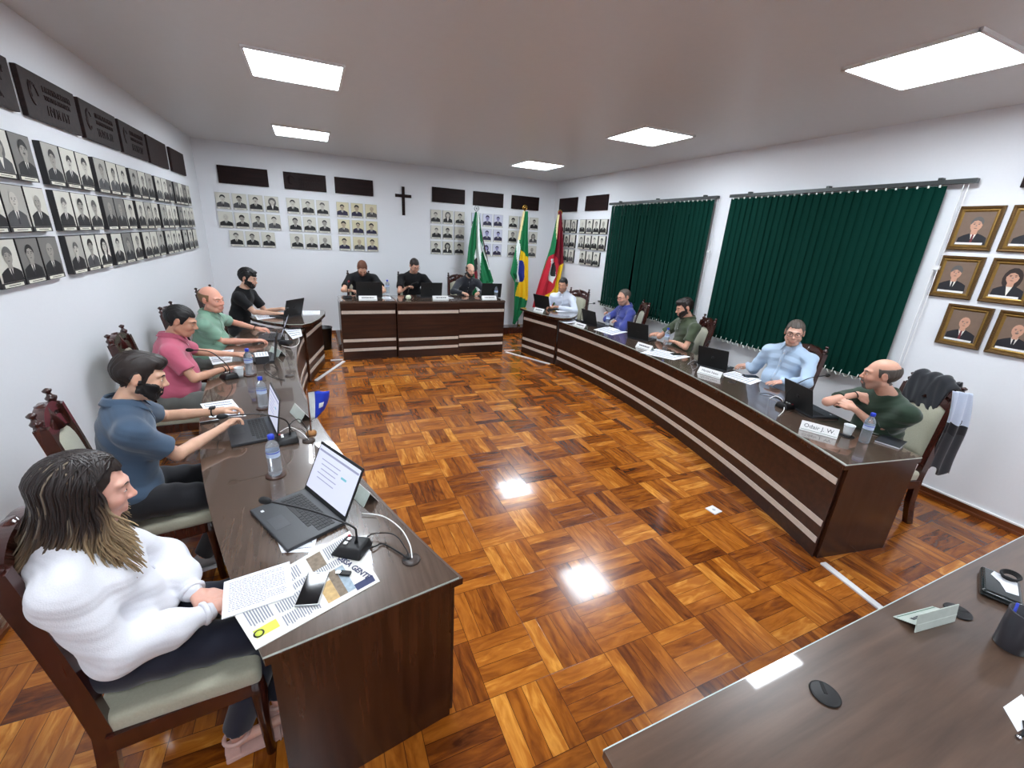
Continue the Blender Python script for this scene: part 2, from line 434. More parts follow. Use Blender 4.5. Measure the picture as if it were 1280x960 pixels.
curved_desk('curved_desk', 'long curved dark wood desk on the right with three pale strips', right_front, right_back, 1.32, 1.21, 5.97, -1, [12, 24])
# corner desks at the far ends of the curve
def corner_desk(label, mir):
    X = (lambda x: x) if mir > 0 else (lambda x: 3.38-x)
    t = thing('corner_desk', label, 'desk')
    H = 0.80
    top = [(0.10, 6.90), (0.09, 6.62), (0.02, 6.28), (-0.08, 6.0), (-0.19, 5.885), (-0.34, 5.90), (-0.49, 6.01), (-0.64, 6.17), (-0.78, 6.37), (-0.82, 6.5), (-0.60, 6.72), (-0.50, 6.92)]
    poly = [(X(a), b) for a, b in top]
    if mir > 0: poly = poly[::-1]
    mb = MB(); mb.prism(poly, H-0.035, H, M_TOP, mside=M_FRONTZ); mb.build('desk_top', t, bevel=0.004)
    mb = MB(); mb.prism([(lerp(a, X(-0.3), 0.02), lerp(b, 6.4, 0.02)) for a, b in poly], H, H+0.006, M_GLASSTOP, mside=M_GLASSEDGE); mb.build('glass_sheet', t)
    A = Vector((X(-0.165), 6.01, 0)); B = Vector((X(0.04), 6.86, 0)); d = B-A; an = math.atan2(d.y, d.x); L_ = d.length
    mt = T(A.x, A.y, 0)@RZ(an); s = -1 if mir > 0 else 1
    mb = MB(); mb.box((L_/2, -s*0.011, (H-0.035)/2), (L_, 0.022, H-0.035), M_FRONT, mtx=mt); mb.build('front_panel', t)
    for z0, z1 in ((0.605, 0.65), (0.245, 0.29), (0.11, 0.155)):
        mb = MB(); mb.box((L_/2, s*0.003, (z0+z1)/2), (L_-0.03, 0.006, z1-z0), M_STRIP, mtx=mt); mb.build('pale_strip', t)
    for (q, sh) in ((A, 0.013), (B, -0.013)):
        mb = MB(); dd = Vector((X(-0.45)-q.x, 0, 0)) if q is B else Vector((X(-0.42)-q.x, 0.12, 0))
        a2 = math.atan2(dd.y, dd.x); m2 = T(q.x, q.y, 0)@RZ(a2)
        mb.box((dd.length/2, 0, (H-0.035)/2), (dd.length, 0.022, H-0.035), M_FRONTZ, mtx=m2); mb.build('end_panel', t)
    return t
corner_desk('small corner desk at the far left holding a laptop and papers', 1)
corner_desk('small corner desk at the far right in front of the flags', -1)
# head desk: three units side by side, the middle one standing forward
HD = 0.915
def head_unit(name, label, x0, x1, yf, yb, group=None):
    t = thing(name, label, 'desk', ((x0+x1)/2, (yf+yb)/2, 0)); w = x1-x0; d = yb-yf
    mb = MB(); mb.box((0, 0, HD-0.015), (w, d, 0.03), M_TOP, bev=0.003); mb.build('desk_top', t)
    mb = MB(); mb.box((0, 0, HD+0.004), (w-0.02, d-0.02, 0.008), M_GLASSTOP); mb.build('glass_sheet', t)
    mb = MB(); mb.box((0, -d/2+0.022, (HD-0.03)/2), (w-0.006, 0.022, HD-0.03), M_FRONT); mb.build('front_panel', t)
    for z0, z1 in ((0.725, 0.775), (0.285, 0.33), (0.135, 0.18)):
        mb = MB(); mb.box((0, -d/2+0.007, (z0+z1)/2), (w-0.03, 0.008, z1-z0), M_STRIP); mb.build('pale_strip', t)
    for s in (-1, 1):
        mb = MB(); mb.box((s*(w/2-0.014), 0.014, (HD-0.03)/2), (0.022, d-0.05, HD-0.03), M_FRONTZ); mb.build('end_panel', t)
    return t
head_unit('head_desk', 'left unit of the straight head desk by the back wall', 0.31, 1.14, 6.97, 7.62)
head_unit('head_desk', 'middle unit of the head desk, standing slightly forward', 1.145, 2.17, 6.91, 7.62)
head_unit('head_desk', 'right unit of the straight head desk beside the leaning pole', 2.175, 3.02, 6.97, 7.62)
mb = MB(); mb.box((1.66, 8.22, 0.045), (2.75, 1.14, 0.09), M_FRONT, bev=0.005)
tag(mb.build('platform'), 'low dark platform behind the head desk carrying three chairs', 'platform')
# desk in the foreground, lower right
t = thing('foreground_desk', 'dark wood desk in the lower right foreground with cable grommets', 'desk')
y0, y1, x0, x1 = -0.25, 0.557, 0.585, 3.3
mb = MB(); mb.box(((x0+x1)/2, (y0+y1)/2, 0.735), (x1-x0, y1-y0, 0.03), M_TOP2, bev=0.003); mb.build('desk_top', t)
mb = MB(); mb.box(((x0+x1)/2, y1-0.0005, 0.7475), (x1-x0, 0.003, 0.006), M_GLASSEDGE); mb.build('glass_rim', t)
mb = MB(); mb.box(((x0+x1)/2, y1-0.03, 0.36), (x1-x0-0.04, 0.022, 0.72), M_FRONT); mb.build('front_panel', t)
for x in (x0+0.03, x1-0.03):
    mb = MB(); mb.box((x, (y0+y1)/2-0.01, 0.36), (0.022, y1-y0-0.08, 0.72), M_FRONTZ); mb.build('end_panel', t)
def grommet(parent, x, y, z, ang, r=0.035):
    mb = MB(); mb.lathe([(r, 0), (r*1.04, 0.002), (r, 0.005), (r*0.9, 0.006)], M_BLACK, 28, T(x, y, z))
    mb.box((0, 0, 0.0065), (r*0.95, 0.010, 0.001), M_INKB, mtx=T(x, y, z)@RZ(ang)@T(r*0.4, 0, 0))
    mb.build('cable_grommet', parent)
p = at(1031, 868, 0.75); grommet(t, p.x, p.y, 0.751, 0.9, 0.04)
p = at(1197, 765, 0.75); grommet(t, p.x, p.y, 0.751, -0.6, 0.04)
# white cable ducts taped along the floor
def duct(a, b, label, w=0.045):
    a = Vector(a); b = Vector(b); d = b-a; mb = MB()
    mb.box((0, 0, 0.006), (d.length, w, 0.012), M_WHITE, bev=0.003)
    o = mb.build('cable_duct', None, ((a.x+b.x)/2, (a.y+b.y)/2, 0), (0, 0, math.atan2(d.y, d.x)))
    tag(o, label, 'cable duct', 'white cable ducts on the floor')
duct((3.02, 1.27), (2.90, 0.57), 'white cable duct on the floor from right desk to foreground desk')
duct((-0.10, 6.05), (0.31, 6.90), 'long diagonal white cable duct at the left end of the head desk')
duct((0.12, 7.0), (0.30, 7.0), 'short white cable duct beside the left corner desk', 0.03)
duct((3.48, 6.03), (3.05, 6.90), 'long diagonal white cable duct at the right end of the head desk')
duct((3.27, 7.0), (3.06, 7.0), 'short white cable duct below the flags', 0.03)
# ================================================================== things on the walls
ORD = ['first', 'second', 'third', 'fourth', 'fifth', 'sixth']
def tone(n, c, r=0.55): return mat('print_'+n, c, r, var=0.01, bump=0.0)
TB = [tone('pale', (205, 203, 192)), tone('grey', (168, 166, 158)), tone('mid', (118, 116, 112)), tone('cream', (208, 200, 168)), tone('bluish', (196, 198, 214))]
TS = [tone('suit_black', (24, 24, 26)), tone('suit_grey', (72, 72, 74)), tone('suit_mid', (112, 112, 110)), tone('suit_navy', (38, 34, 62))]
TF = [tone('face_pale', (188, 184, 174)), tone('face_grey', (150, 146, 138)), tone('face_blue', (138, 136, 176)), tone('face_warm', (176, 160, 138))]
TH = [tone('hair_black', (28, 26, 26)), tone('hair_grey', (92, 90, 88)), tone('hair_blue', (30, 26, 56))]
TSH = tone('shirt_white', (226, 224, 216)); TIE = tone('tie_dark', (40, 38, 42)); TFE = tone('feature', (70, 66, 62))
M_BOARD = mat('portrait_board', (34, 33, 34), 0.5, bump=0.05)
M_BOARDL = mat('portrait_board_pale', (176, 176, 172), 0.5, bump=0.05)
M_TAG = tone('name_strip', (222, 220, 205)); 
def ell(cx, cz, rx, rz, n=14, a0=0.0, a1=2*PI):
    k = n if a1-a0 > 6.2 else n+1
    return [(cx+rx*math.cos(a0+(a1-a0)*i/n), cz+rz*math.sin(a0+(a1-a0)*i/n)) for i in range(k)]
def flat(mb, pts, y, m):
    mb.add([(x, y, z) for x, z in pts], [tuple(range(len(pts)))], m)
def bust(mb, w, h, y0, r, bg, suit, face, hair, fine=False, shirt=TSH, female=False, cz=0.0, tie=TIE):
    """printed bust: background, shoulders, shirt, tie, neck, face, hair; w x h print centred on cz"""
    e = 0.0004
    flat(mb, [(-w/2, cz-h/2), (w/2, cz-h/2), (w/2, cz+h/2), (-w/2, cz+h/2)], y0, bg)
    ox = r.uniform(-0.05, 0.05)*w; s = r.uniform(0.92, 1.12)
    hx, hz = ox, cz+h*r.uniform(0.10, 0.15); rx, rz = 0.178*w*s, 0.195*h*s
    base = cz-h/2+0.001; sh = hz-rz*1.38
    if female:
        flat(mb, ell(hx, hz-rz*0.25, rx*1.55, rz*1.6), y0-e, hair)
    flat(mb, [(ox-0.47*w, base), (ox+0.47*w if ox < 0 else 0.495*w, base), (ox+0.44*w, sh-0.10*h), (ox+0.30*w, sh-0.03*h), (ox+0.12*w, sh+0.03*h), (ox-0.12*w, sh+0.03*h), (ox-0.30*w, sh-0.03*h), (max(ox-0.44*w, -0.49*w), sh-0.10*h)], y0-2*e, suit)
    if shirt:
        flat(mb, [(ox-0.10*w, sh+0.035*h), (ox, base+0.06*h), (ox+0.10*w, sh+0.035*h)], y0-3*e, shirt)
        if tie and not female: flat(mb, [(ox-0.028*w, sh), (ox-0.04*w, base+0.06*h), (ox+0.04*w, base+0.06*h), (ox+0.028*w, sh)], y0-4*e, tie)
    flat(mb, [(hx-rx*0.5, sh-0.005*h), (hx+rx*0.5, sh-0.005*h), (hx+rx*0.55, hz-rz*0.5), (hx-rx*0.55, hz-rz*0.5)], y0-4.5*e, face)
    flat(mb, ell(hx, hz, rx, rz), y0-5*e, face)
    bald = r.random() < 0.2 and not female
    if not bald:
        dz = r.uniform(0.25, 0.5)
        top = ell(hx, hz+rz*0.12, rx*1.12, rz*1.06, 12, 0.05*PI, 0.95*PI)
        low = [(hx-rx*0.95, hz+rz*0.02), (hx-rx*0.55, hz+rz*(dz+0.1)), (hx, hz+rz*(dz+0.22)), (hx+rx*0.6, hz+rz*dz), (hx+rx*0.95, hz+rz*0.02)]
        flat(mb, top+low, y0-6*e, hair)
    for sx in (-1, 1):
        flat(mb, ell(hx+sx*rx*0.4, hz+rz*0.08, rx*0.17, rz*0.055, 8), y0-6*e, TFE)
        if fine: flat(mb, ell(hx+sx*rx*0.42, hz+rz*0.25, rx*0.26, rz*0.045, 8), y0-6*e, hair)
    flat(mb, ell(hx, hz-rz*0.5, rx*0.3, rz*0.045, 8), y0-6*e, TFE)
    if fine:
        flat(mb, [(hx-rx*0.16, hz-rz*0.22), (hx+rx*0.16, hz-rz*0.22), (hx+rx*0.05, hz+rz*0.05)], y0-6*e, tone('nose', (128, 124, 116)))
    if r.random() < 0.25 and not female: flat(mb, ell(hx, hz-rz*0.36, rx*0.36, rz*0.07, 8), y0-6.5*e, hair)
WALLS = {'left': (XL, PI/2), 'back': (YB, 0.0), 'right': (XR, -PI/2)}
pr = random.Random(11)
def portrait(wall, u, z0, w, h, th, pal, label, group, edge, fine):
    """u = centre along the wall; the board stands th off the wall"""
    c, rz = WALLS[wall]
    loc = {'left': (c+th, u, z0+h/2), 'back': (u, c-th, z0+h/2), 'right': (c-th, u, z0+h/2)}[wall]
    t = thing('portrait_photo', label, 'portrait photo', loc, rz, group)
    mb = MB(); mb.box((0, th/2, 0), (w, th-0.001, h), edge); mb.build('backing_board', t)
    mb = MB(); ps = {'bw': (pr.choice([0, 0, 0, 1, 2]), pr.choice([0, 0, 0, 1]), pr.choice([0, 1]), pr.choice([0, 0, 1])),
                     'new': (0, pr.choice([0, 0, 0, 1]), pr.choice([0, 1]), pr.choice([0, 0, 1])),
                     'cream': (3, pr.choice([3, 3, 1]), 3, 0), 'blue': (4, 3, 2, 2)}[pal]
    bust(mb, w-0.008, h-0.034, -0.0006, pr, TB[ps[0]], TS[ps[1]], TF[ps[2]], TH[ps[3]], fine, female=(pr.random() < 0.08), cz=0.013)
    mb.build('photo_print', t)
    mb = MB(); mb.box((0, -0.0006, -h/2+0.013), (w*0.8, 0.001, 0.018), M_TAG)
    for k in range(3): mb.box((0, -0.0013, -h/2+0.013+0.0001), (w*0.5, 0.0004, 0.004), TFE) if k == 0 else None
    mb.build('name_strip', t)
ROWZ = [('top', 2.145), ('middle', 1.855), ('bottom', 1.565)]
LW = [('nearest', 3.265, 3.96, (3, 3, 3)), ('second', 4.085, 4.79, (3, 3, 3)), ('third', 4.87, 5.58, (3, 3, 3)), ('fourth', 5.66, 6.36, (3, 3, 3)), ('fifth', 6.45, 7.15, (3, 3, 3)), ('farthest', 7.23, 8.06, (4, 4, 3))]
for gname, a, b, ns in LW:
    for (rn, z), n in zip(ROWZ, ns):
        pit = (b-a+0.01)/max(n, 3)
        for k in range(n):
            portrait('left', a+pit*(k+0.5)-0.005, z, min(pit-0.012, 0.225), 0.258, 0.036, 'bw',
                     'black-and-white portrait, %s row, %s from the left in the %s group along the left wall' % (rn, ORD[k], gname),
                     'portraits on the left wall', M_BOARD, b < 6.0)
BW = [('far left', -1.385, (4, 4, 3), 'new', 0.235), ('cross-side left', -0.355, (3, 3, 3), 'new', 0.235), ('cream-toned', 0.44, (3, 3, 3), 'cream', 0.245), ('first right-of-cross', 2.15, (3, 3, 3), 'new', 0.242), ('bluish', 2.99, (3, 3, 3), 'blue', 0.242), ('far right', 3.82, (3, 3, 3), 'new', 0.242)]
for gname, a, ns, pal, pit in BW:
    for (rn, z), n in zip(ROWZ, ns):
        off = 0.12 if (n < ns[0]) else 0.0
        for k in range(n):
            portrait('back', a+off+pit*(k+0.5), z, 0.207, 0.25, 0.02, pal,
                     'portrait photo, %s row, %s from left in the %s group on the back wall' % (rn, ORD[k], gname),
                     'portraits on the back wall', M_BOARDL, False)
for gname, b, ns, pit in (('corner', 8.60, (3, 3, 3), 0.24), ('window-side', 7.79, (4, 4, 3), 0.237)):
    for (rn, z), n in zip(ROWZ, ns):
        off = 0.11 if n < ns[0] else 0.0
        for k in range(n):
            portrait('right', b-off-pit*(k+0.5), z-0.02, 0.205, 0.255, 0.03, 'new',
                     'portrait photo, %s row, %s from the corner in the %s group on the right wall' % (rn, ORD[k], gname),
                     'portraits on the right wall', M_BOARD, False)
# dark wooden title plaques above the portraits
def plaque(wall, a, b, label, z0=2.535, z1=2.80, carved=True, m=None):
    c, rz = WALLS[wall]; th = 0.03
    u = (a+b)/2; w = abs(b-a); h = z1-z0
    loc = {'left': (c+0.002, u, (z0+z1)/2), 'back': (u, c-0.002, (z0+z1)/2), 'right': (c-0.002, u, (z0+z1)/2)}[wall]
    t = thing('wooden_plaque', label, 'plaque', loc, rz, 'dark wooden plaques above the portraits')
    mb = MB(); mb.box((0, -th/2, 0), (w, th, h), m or M_PLAQUE2, bev=0.006); mb.build('board', t)
    if carved:
        r = random.Random(int(abs(u)*100)); mb = MB()
        for k in range(5):   # carved emblem: crossing strokes
            cx = -w*0.33; an = r.uniform(0, PI)
            pts = [(cx+math.cos(an+q*0.5)*0.055*(1-q*0.1), -th-0.001, math.sin(an+q*0.5)*0.085*(1-q*0.08)) for q in range(6)]
            mb.tube(pts, 0.005, m or M_PLAQUE2, 6)
        for row in range(3):
            x = -w*0.14
            while x < w*(0.38-0.05*row):
                hh = (0.018, 0.014, 0.03)[row]; zz = (0.065, 0.015, -0.06)[row]
                wob = r.uniform(-0.4, 0.4)
                mb.tube([(x, -th-0.001, zz-hh), (x+hh*wob, -th-0.001, zz), (x+r.uniform(-0.3, 0.5)*hh, -th-0.001, zz+hh)], 0.0032, m or M_PLAQUE2, 5)
                if r.random() < 0.6: mb.tube([(x, -th-0.001, zz+r.choice((-1, 0, 1))*hh), (x+hh*0.8, -th-0.001, zz+r.choice((-1, 0, 1))*hh)], 0.003, m or M_PLAQUE2, 5)
                x += hh*1.35
        mb.build('carved_relief', t)
for k, (a, b) in enumerate([(3.26, 3.97), (4.06, 4.80), (4.87, 5.60), (5.67, 6.40), (6.47, 7.20), (7.37, 8.07)]):
    plaque('left', a, b, 'carved dark wooden plaque on the left wall, %s from the camera' % ORD[k], 2.535, 2.815, k < 4, M_PLAQUE)
for k, (a, b) in enumerate([(-1.285, -0.575), (-0.345, 0.315), (0.455, 1.105), (2.195, 2.855), (3.03, 3.685), (3.87, 4.51)]):
    plaque('back', a, b, 'dark wooden plaque on the back wall, %s from the left' % ORD[k], carved=(k == 1))
for k, (a, b) in enumerate([(8.67, 7.965), (7.65, 6.935)]):
    plaque('right', a, b, 'dark wooden plaque on the right wall, %s' % ('in the corner behind a flag' if k == 0 else 'next to the green blind'), carved=False)
plaque('right', 1.70, 1.15, 'dark wooden plaque at the right edge above the gilt frames', 2.56, 2.82, False)
# cross
t = thing('wall_cross', 'plain dark wooden cross hanging in the middle of the back wall', 'cross', (1.648, YB-0.012, 2.5))
mb = MB(); mb.box((0, 0, 0), (0.055, 0.02, 0.50), M_PLAQUE2, bev=0.004); mb.build('upright', t)
mb = MB(); mb.box((0, -0.001, 0.09), (0.30, 0.02, 0.055), M_PLAQUE2, bev=0.004); mb.build('crossbar', t)
# gilt frames on the right wall
TBR = mat('print_brown', (116, 96, 82), 0.5, bump=0.0); SKN = mat('print_skin', (196, 148, 124), 0.5, bump=0.0)
SUI = mat('print_suit', (30, 30, 36), 0.5, bump=0.0); HG = mat('print_hair_grey', (110, 104, 98), 0.5, bump=0.0); HD_ = mat('print_hair_dark', (46, 34, 30), 0.5, bump=0.0)
TRED = mat('print_tie_red', (110, 40, 48), 0.5, bump=0.0)
def gilt_frame(y, z0, w, h, label, hair, tie, female=False):
    t = thing('gilt_frame', label, 'framed portrait', (XR-0.002, y, z0+h/2), -PI/2, 'gilt framed portraits on the right wall')
    prof = [(0.0, 0.0), (0.0, 0.018), (0.008, 0.026), (0.018, 0.024), (0.026, 0.016), (0.034, 0.017), (0.040, 0.010), (0.044, 0.008)]
    def ring(mb, prof, m):
        vs = []; n = len(prof)
        for sx, sz in ((-1, -1), (1, -1), (1, 1), (-1, 1)):
            for i, d in prof: vs.append((sx*(w/2-i), -d, sz*(h/2-i)))
        fs = [(c*n+k, ((c+1) % 4)*n+k, ((c+1) % 4)*n+k+1, c*n+k+1) for c in range(4) for k in range(n-1)]
        mb.add(vs, fs, m)
    mb = MB(); ring(mb, prof[:5], M_GOLD); 
    for sx in (-1, 1):
        for k in range(18):
            mb.box((sx*(w/2-0.013), -0.026, -h/2+0.012+k*(h-0.024)/17), (0.007, 0.004, 0.009), M_GOLD)
    mb.build('moulding', t)
    mb = MB(); ring(mb, prof[4:], M_GOLDL); mb.build('inner_lip', t)
    mb = MB(); W_, H_ = w-0.084, h-0.084
    r = random.Random(int(y*100+z0*1000))
    bust(mb, W_, H_, -0.006, r, TBR, SUI, SKN, hair, True, TSH, female, 0.0, tie); mb.build('photo_print', t)
    mb = MB(); mb.box((-0.005, -0.0105, -H_/2+0.012), (W_*0.86, 0.002, 0.016), M_WHITE); mb.build('name_strip', t)
gilt_frame(1.87, 2.10, 0.28, 0.34, 'gilt framed portrait, top row, nearer the blind, pale man in dark suit', HG, TRED)
gilt_frame(1.55, 2.10, 0.28, 0.34, 'gilt framed portrait, top row, cut by the right edge', HG, TRED)
gilt_frame(1.87, 1.715, 0.28, 0.34, 'gilt framed portrait, middle row, nearer the blind, man with dark tie', HG, SUI)
gilt_frame(1.545, 1.715, 0.28, 0.34, 'gilt framed portrait, middle row, dark-haired woman at the right edge', HD_, None, True)
gilt_frame(1.705, 1.333, 0.285, 0.34, 'gilt framed portrait, bottom row, man with dark red tie', HG, TRED)
gilt_frame(1.385, 1.333, 0.285, 0.34, 'gilt framed portrait, bottom row, man at the right edge', HG, SUI)
# power socket low on the left wall
t = thing('power_socket', 'white power socket low on the left wall behind the woman', 'socket', (XL, 2.966, 0.435), PI/2)
mb = MB(); mb.box((0, -0.005, 0), (0.075, 0.01, 0.118), M_WHITE, bev=0.003); mb.build('cover_plate', t)
mb = MB(); mb.lathe([(0.014, -0.001), (0.014, 0.001)], M_INKB, 16, T(0, -0.0105, 0.0)@RX(PI/2)); mb.build('socket_hole', t)
# ------------------------------------------------------------------ vertical blinds
M_BLIND2 = M_GREENB
M_WEIGHT = mat('blind_weight', (222, 226, 222), 0.5, bump=0.0)
def blind(y0, y1, zb, label, gaps, chain_y, chain_label=None, rail=(0, 0)):
    t = thing('vertical_blind', label, 'window blind', (XR-0.075, (y0+y1)/2, 0), 0, None)
    yc = (y0+y1)/2
    mb = MB(); mb.box((0.015, (rail[0]+rail[1])/2-yc, 2.625), (0.05, rail[1]-rail[0], 0.035), M_RAIL, bev=0.003); 
    mb.build('head_rail', t)
    for k in range(3):
        yy = lerp(rail[0]+0.25, rail[1]-0.25, k/2)-yc
        mb = MB(); mb.box((0.045, yy, 2.655), (0.05, 0.03, 0.02), M_RAIL); mb.build('wall_bracket', t)
    n = int(round((y1-y0)/0.079)); zt = 2.595
    slats = []
    for k in range(n):
        y = y0+(k+0.5)*(y1-y0)/n-yc
        g = gaps.get(k, 0.0)
        a = math.radians(9+2.5*math.sin(k*1.7)) ; w = 0.096
        mb = MB(); nz = 6
        def f(u, v):
            z = zt+(zb-zt)*v; s = (u-0.5)*w
            bow = 0.003*math.cos(PI*(u-0.5))
            yy = y+s*math.cos(a)+g*v; xx = s*math.sin(a)-bow+0.004*math.sin(k*0.9)*v
            return (xx, yy, z)
        mb.grid(f, 4, nz, M_GREENB, smooth=False)
        slats.append(mb.build('blind_slat', t, solid=0.0012))
    for k in range(n):
        mb = MB()
        y = y0+(k+0.5)*(y1-y0)/n-yc+gaps.get(k, 0.0)
        mb.tube([(-0.018, y-0.03, zb+0.035), (-0.020, y-0.024, zb-0.012), (-0.020, y+0.006, zb-0.026), (-0.018, y+0.03, zb+0.005)], 0.0038, M_WEIGHT, 5)
        mb.box((-0.012, y, 2.594), (0.008, 0.012, 0.02), M_WEIGHT); mb.build('chain_clip', slats[k])
    mb = MB(); cy = chain_y-yc
    for dy in (0, 0.03):
        mb.tube([(0.02+0.01*dy, cy+dy, 2.61-2.0*q/12) for q in range(13)], 0.0035, M_WHITE, 6)
    mb.tube([(0.02, cy, 0.61), (0.02, cy+0.015, 0.59), (0.02, cy+0.03, 0.61)], 0.0035, M_WHITE, 6)
    mb.box((0.02, cy+0.015, 1.95), (0.02, 0.05, 0.03), M_WHITE)
    mb.build('pull_cord', t)
    return t
blind(4.50, 6.72, 0.87, 'green vertical blind nearer the flags, with a dark gap between slats', {10: 0.035, 9: 0.03, 8: 0.02, 17: -0.02, 18: 0.05, 19: 0.04}, 4.44, None, (4.46, 6.80))
blind(2.12, 4.24, 0.87, 'wide green vertical blind behind the men in light blue and dark green', {}, 1.99, None, (1.94, 4.27))
# ------------------------------------------------------------------ flags on a shared wooden stand
def inpoly(x, y, P):
    c = False; n = len(P); j = n-1
    for i in range(n):
        if (P[i][1] > y) != (P[j][1] > y) and x < (P[j][0]-P[i][0])*(y-P[i][1])/(P[j][1]-P[i][1]+1e-12)+P[i][0]: c = not c
        j = i
    return c
FG = mat('flag_green', (12, 112, 66), 0.7, scale=80, bump=0.1); FY = mat('flag_yellow', (232, 190, 24), 0.7, scale=80, bump=0.1)
FB = mat('flag_blue', (32, 44, 130), 0.7, bump=0.1); FW = mat('flag_white', (222, 228, 226), 0.7, scale=80, bump=0.1)
FR = mat('flag_red', (186, 28, 48), 0.7, scale=80, bump=0.1); FDR = mat('flag_dark_red', (118, 14, 34), 0.7, bump=0.1)
FK = mat('flag_dark_emblem', (36, 40, 38), 0.7, bump=0.1); FC = mat('flag_cream', (222, 208, 158), 0.7, bump=0.1)
def flag(name, label, Y, rows, zones, base, fold, nf, top, foot, ring):
    """rows: (py, px left, px right); zones: (material, polygon); cloth hangs in deep folds about the plane y = Y"""
    t = thing(name, label, 'flag', (foot[0], foot[1], 0))
    F = Vector((foot[0], foot[1], 0)); nu, nv = 44, 110
    pys = [r[0] for r in rows]
    def edge(py, k):
        for i in range(len(rows)-1):
            if py <= rows[i+1][0]:
                q = (py-rows[i][0])/(rows[i+1][0]-rows[i][0]); return lerp(rows[i][k], rows[i+1][k], q)
        return rows[-1][k]
    vs = []; uv = []
    for i in range(nu+1):
        for j in range(nv+1):
            py = lerp(pys[0], pys[-1], j/nv); px = lerp(edge(py, 1), edge(py, 2), i/nu)
            dep = fold*(math.sin(i/nu*PI*nf+0.6*math.sin(j*0.03))+0.35*math.sin(i/nu*PI*nf*2.3+1+j*0.02))*min(1, 0.35+j/nv*2)
            p = at_y(px, py, Y-0.05)
            vs.append(Vector((p.x, p.y+dep*0.8, p.z))-F); uv.append((px, py))
    mb = MB(); fs = {}; w = nv+1
    for i in range(nu):
        for j in range(nv):
            x = (uv[i*w+j][0]+uv[(i+1)*w+j+1][0])/2; y = (uv[i*w+j][1]+uv[(i+1)*w+j+1][1])/2
            m = base
            for zm, P in zones:
                if inpoly(x, y, P): m = zm
            fs.setdefault(m.name, (m, []))[1].append((i*w+j, (i+1)*w+j, (i+1)*w+j+1, i*w+j+1))
    mb.v = [tuple(v) for v in vs]
    for m, ff in fs.values():
        k = mb.mi(m)
        for f in ff: mb.f.append(f); mb.m.append(k); mb.sm.append(True)
    mb.build('cloth', t, solid=0.002)
    mb = MB(); tp = Vector(top)-F; bt = Vector((0, 0, 0.12))
    mb.tube([bt, lerp(bt, tp, 0.5), tp], 0.011, M_CHAIR, 10); mb.build('pole', t)
    mb = MB(); R_ = 0.045
    mb.tube([tp+Vector((R_*math.cos(a), 0, 0.035+R_*math.sin(a))) for a in [2*PI*k/20 for k in range(20)]], 0.011, ring, 8, closed=True)
    mb.lathe([(0.001, -0.014), (0.018, -0.012), (0.02, 0), (0.018, 0.012), (0.001, 0.014)], ring, 14, T(*(tp+Vector((0, 0, 0.035))))@RX(PI/2))
    mb.lathe([(0.012, -0.05), (0.016, -0.03), (0.012, -0.012)], ring, 12, T(*tp)); mb.build('finial', t)
    return t
YF1 = 8.5
tp = at_y(596, 263, YF1); 
flag('flag', 'green and white flag with dark emblem on the pole leaning left', YF1,
     [(265, 594, 599), (285, 590, 601), (310, 586, 604), (330, 584, 610), (352, 583, 617), (366, 583, 602), (380, 583, 600)],
     [(FW, [(596, 264), (599, 264), (601, 300), (606, 318), (613, 338), (609, 336), (602, 316), (600, 330), (601, 368), (597, 368), (593, 345), (593, 320), (596, 310)]),
      (FK, [(592, 325), (597, 322), (598, 345), (593, 352)]), (FDR, [(592, 340), (597, 338), (598, 350), (594, 352)]),
      (FG, [(601, 318), (604, 314), (617, 352), (601, 367)]), (FW, [(603, 312), (606, 318), (613, 337), (611, 337)])],
     FG, 0.045, 5, (tp.x, tp.y, tp.z), (3.62, 8.5), M_SILVER)
tp = at_y(656, 262, YF1)
flag('flag', 'green and yellow flag with a blue disc hanging on the upright pole', YF1,
     [(264, 654, 660), (296, 648.5, 659.5), (319, 643.5, 660), (342, 638.5, 660), (353, 644, 660), (372, 643.5, 660), (383, 643, 657.5), (398, 642, 648.5), (405, 641.5, 643)],
     [(FC, [(653, 264), (656, 264), (650, 300), (647, 300)]), (FW, [(646.5, 300), (649.5, 300), (648, 352), (645, 352)]),
      (FY, [(651.5, 312), (660, 322), (660.5, 377), (655, 373), (645, 370), (648, 350), (650, 330)]),
      (FB, [(651 + 5.5*math.cos(a)-0.5, 339+14*math.sin(a)) for a in [2*PI*k/16 for k in range(16)]]),
      (FW, [(646.5, 320), (649, 318), (649, 352), (646, 352)])],
     FG, 0.05, 5, (tp.x, tp.y, tp.z), (4.02, 8.53), M_BRASS)
YF3 = 8.22
tp = at_y(700, 268, YF3)
flag('flag', 'green red and yellow flag with white emblem behind the man in white', YF3,
     [(264, 698.5, 702), (276, 695.5, 702.5), (309, 689, 703.5), (330, 682, 704), (345, 677, 701), (369, 669.5, 697), (385, 665, 692)],
     [(FR, [(686, 322), (690, 318), (700, 316), (700, 345), (690, 390), (660, 390), (670, 365)]),
      (FDR, [(698, 264), (703, 264), (705, 330), (699, 335), (695, 320), (696.5, 300)]),
      (FC, [(697, 268), (699.5, 268), (697.5, 299), (694, 299)]),
      (FY, [(699, 334), (705, 328), (703, 350), (697, 369), (690, 372), (680, 372), (689, 364), (697, 350)]),
      (FW, [(688, 324), (693, 323), (694, 345), (690, 354), (685.5, 348), (687, 335)]), (FK, [(690, 330), (694, 328), (693.5, 345), (689.5, 345), (688.5, 338)])],
     FG, 0.05, 5, (tp.x, tp.y, tp.z), (4.28, 8.40), M_BRASS)
t = thing('flag_stand', 'low wooden block in the corner holding the three flag poles', 'flag stand', (4.0, 8.45, 0))
mb = MB(); mb.box((0, 0, 0.07), (1.1, 0.30, 0.14), M_CHAIR, bev=0.008); mb.build('base_block', t)
mb = MB()
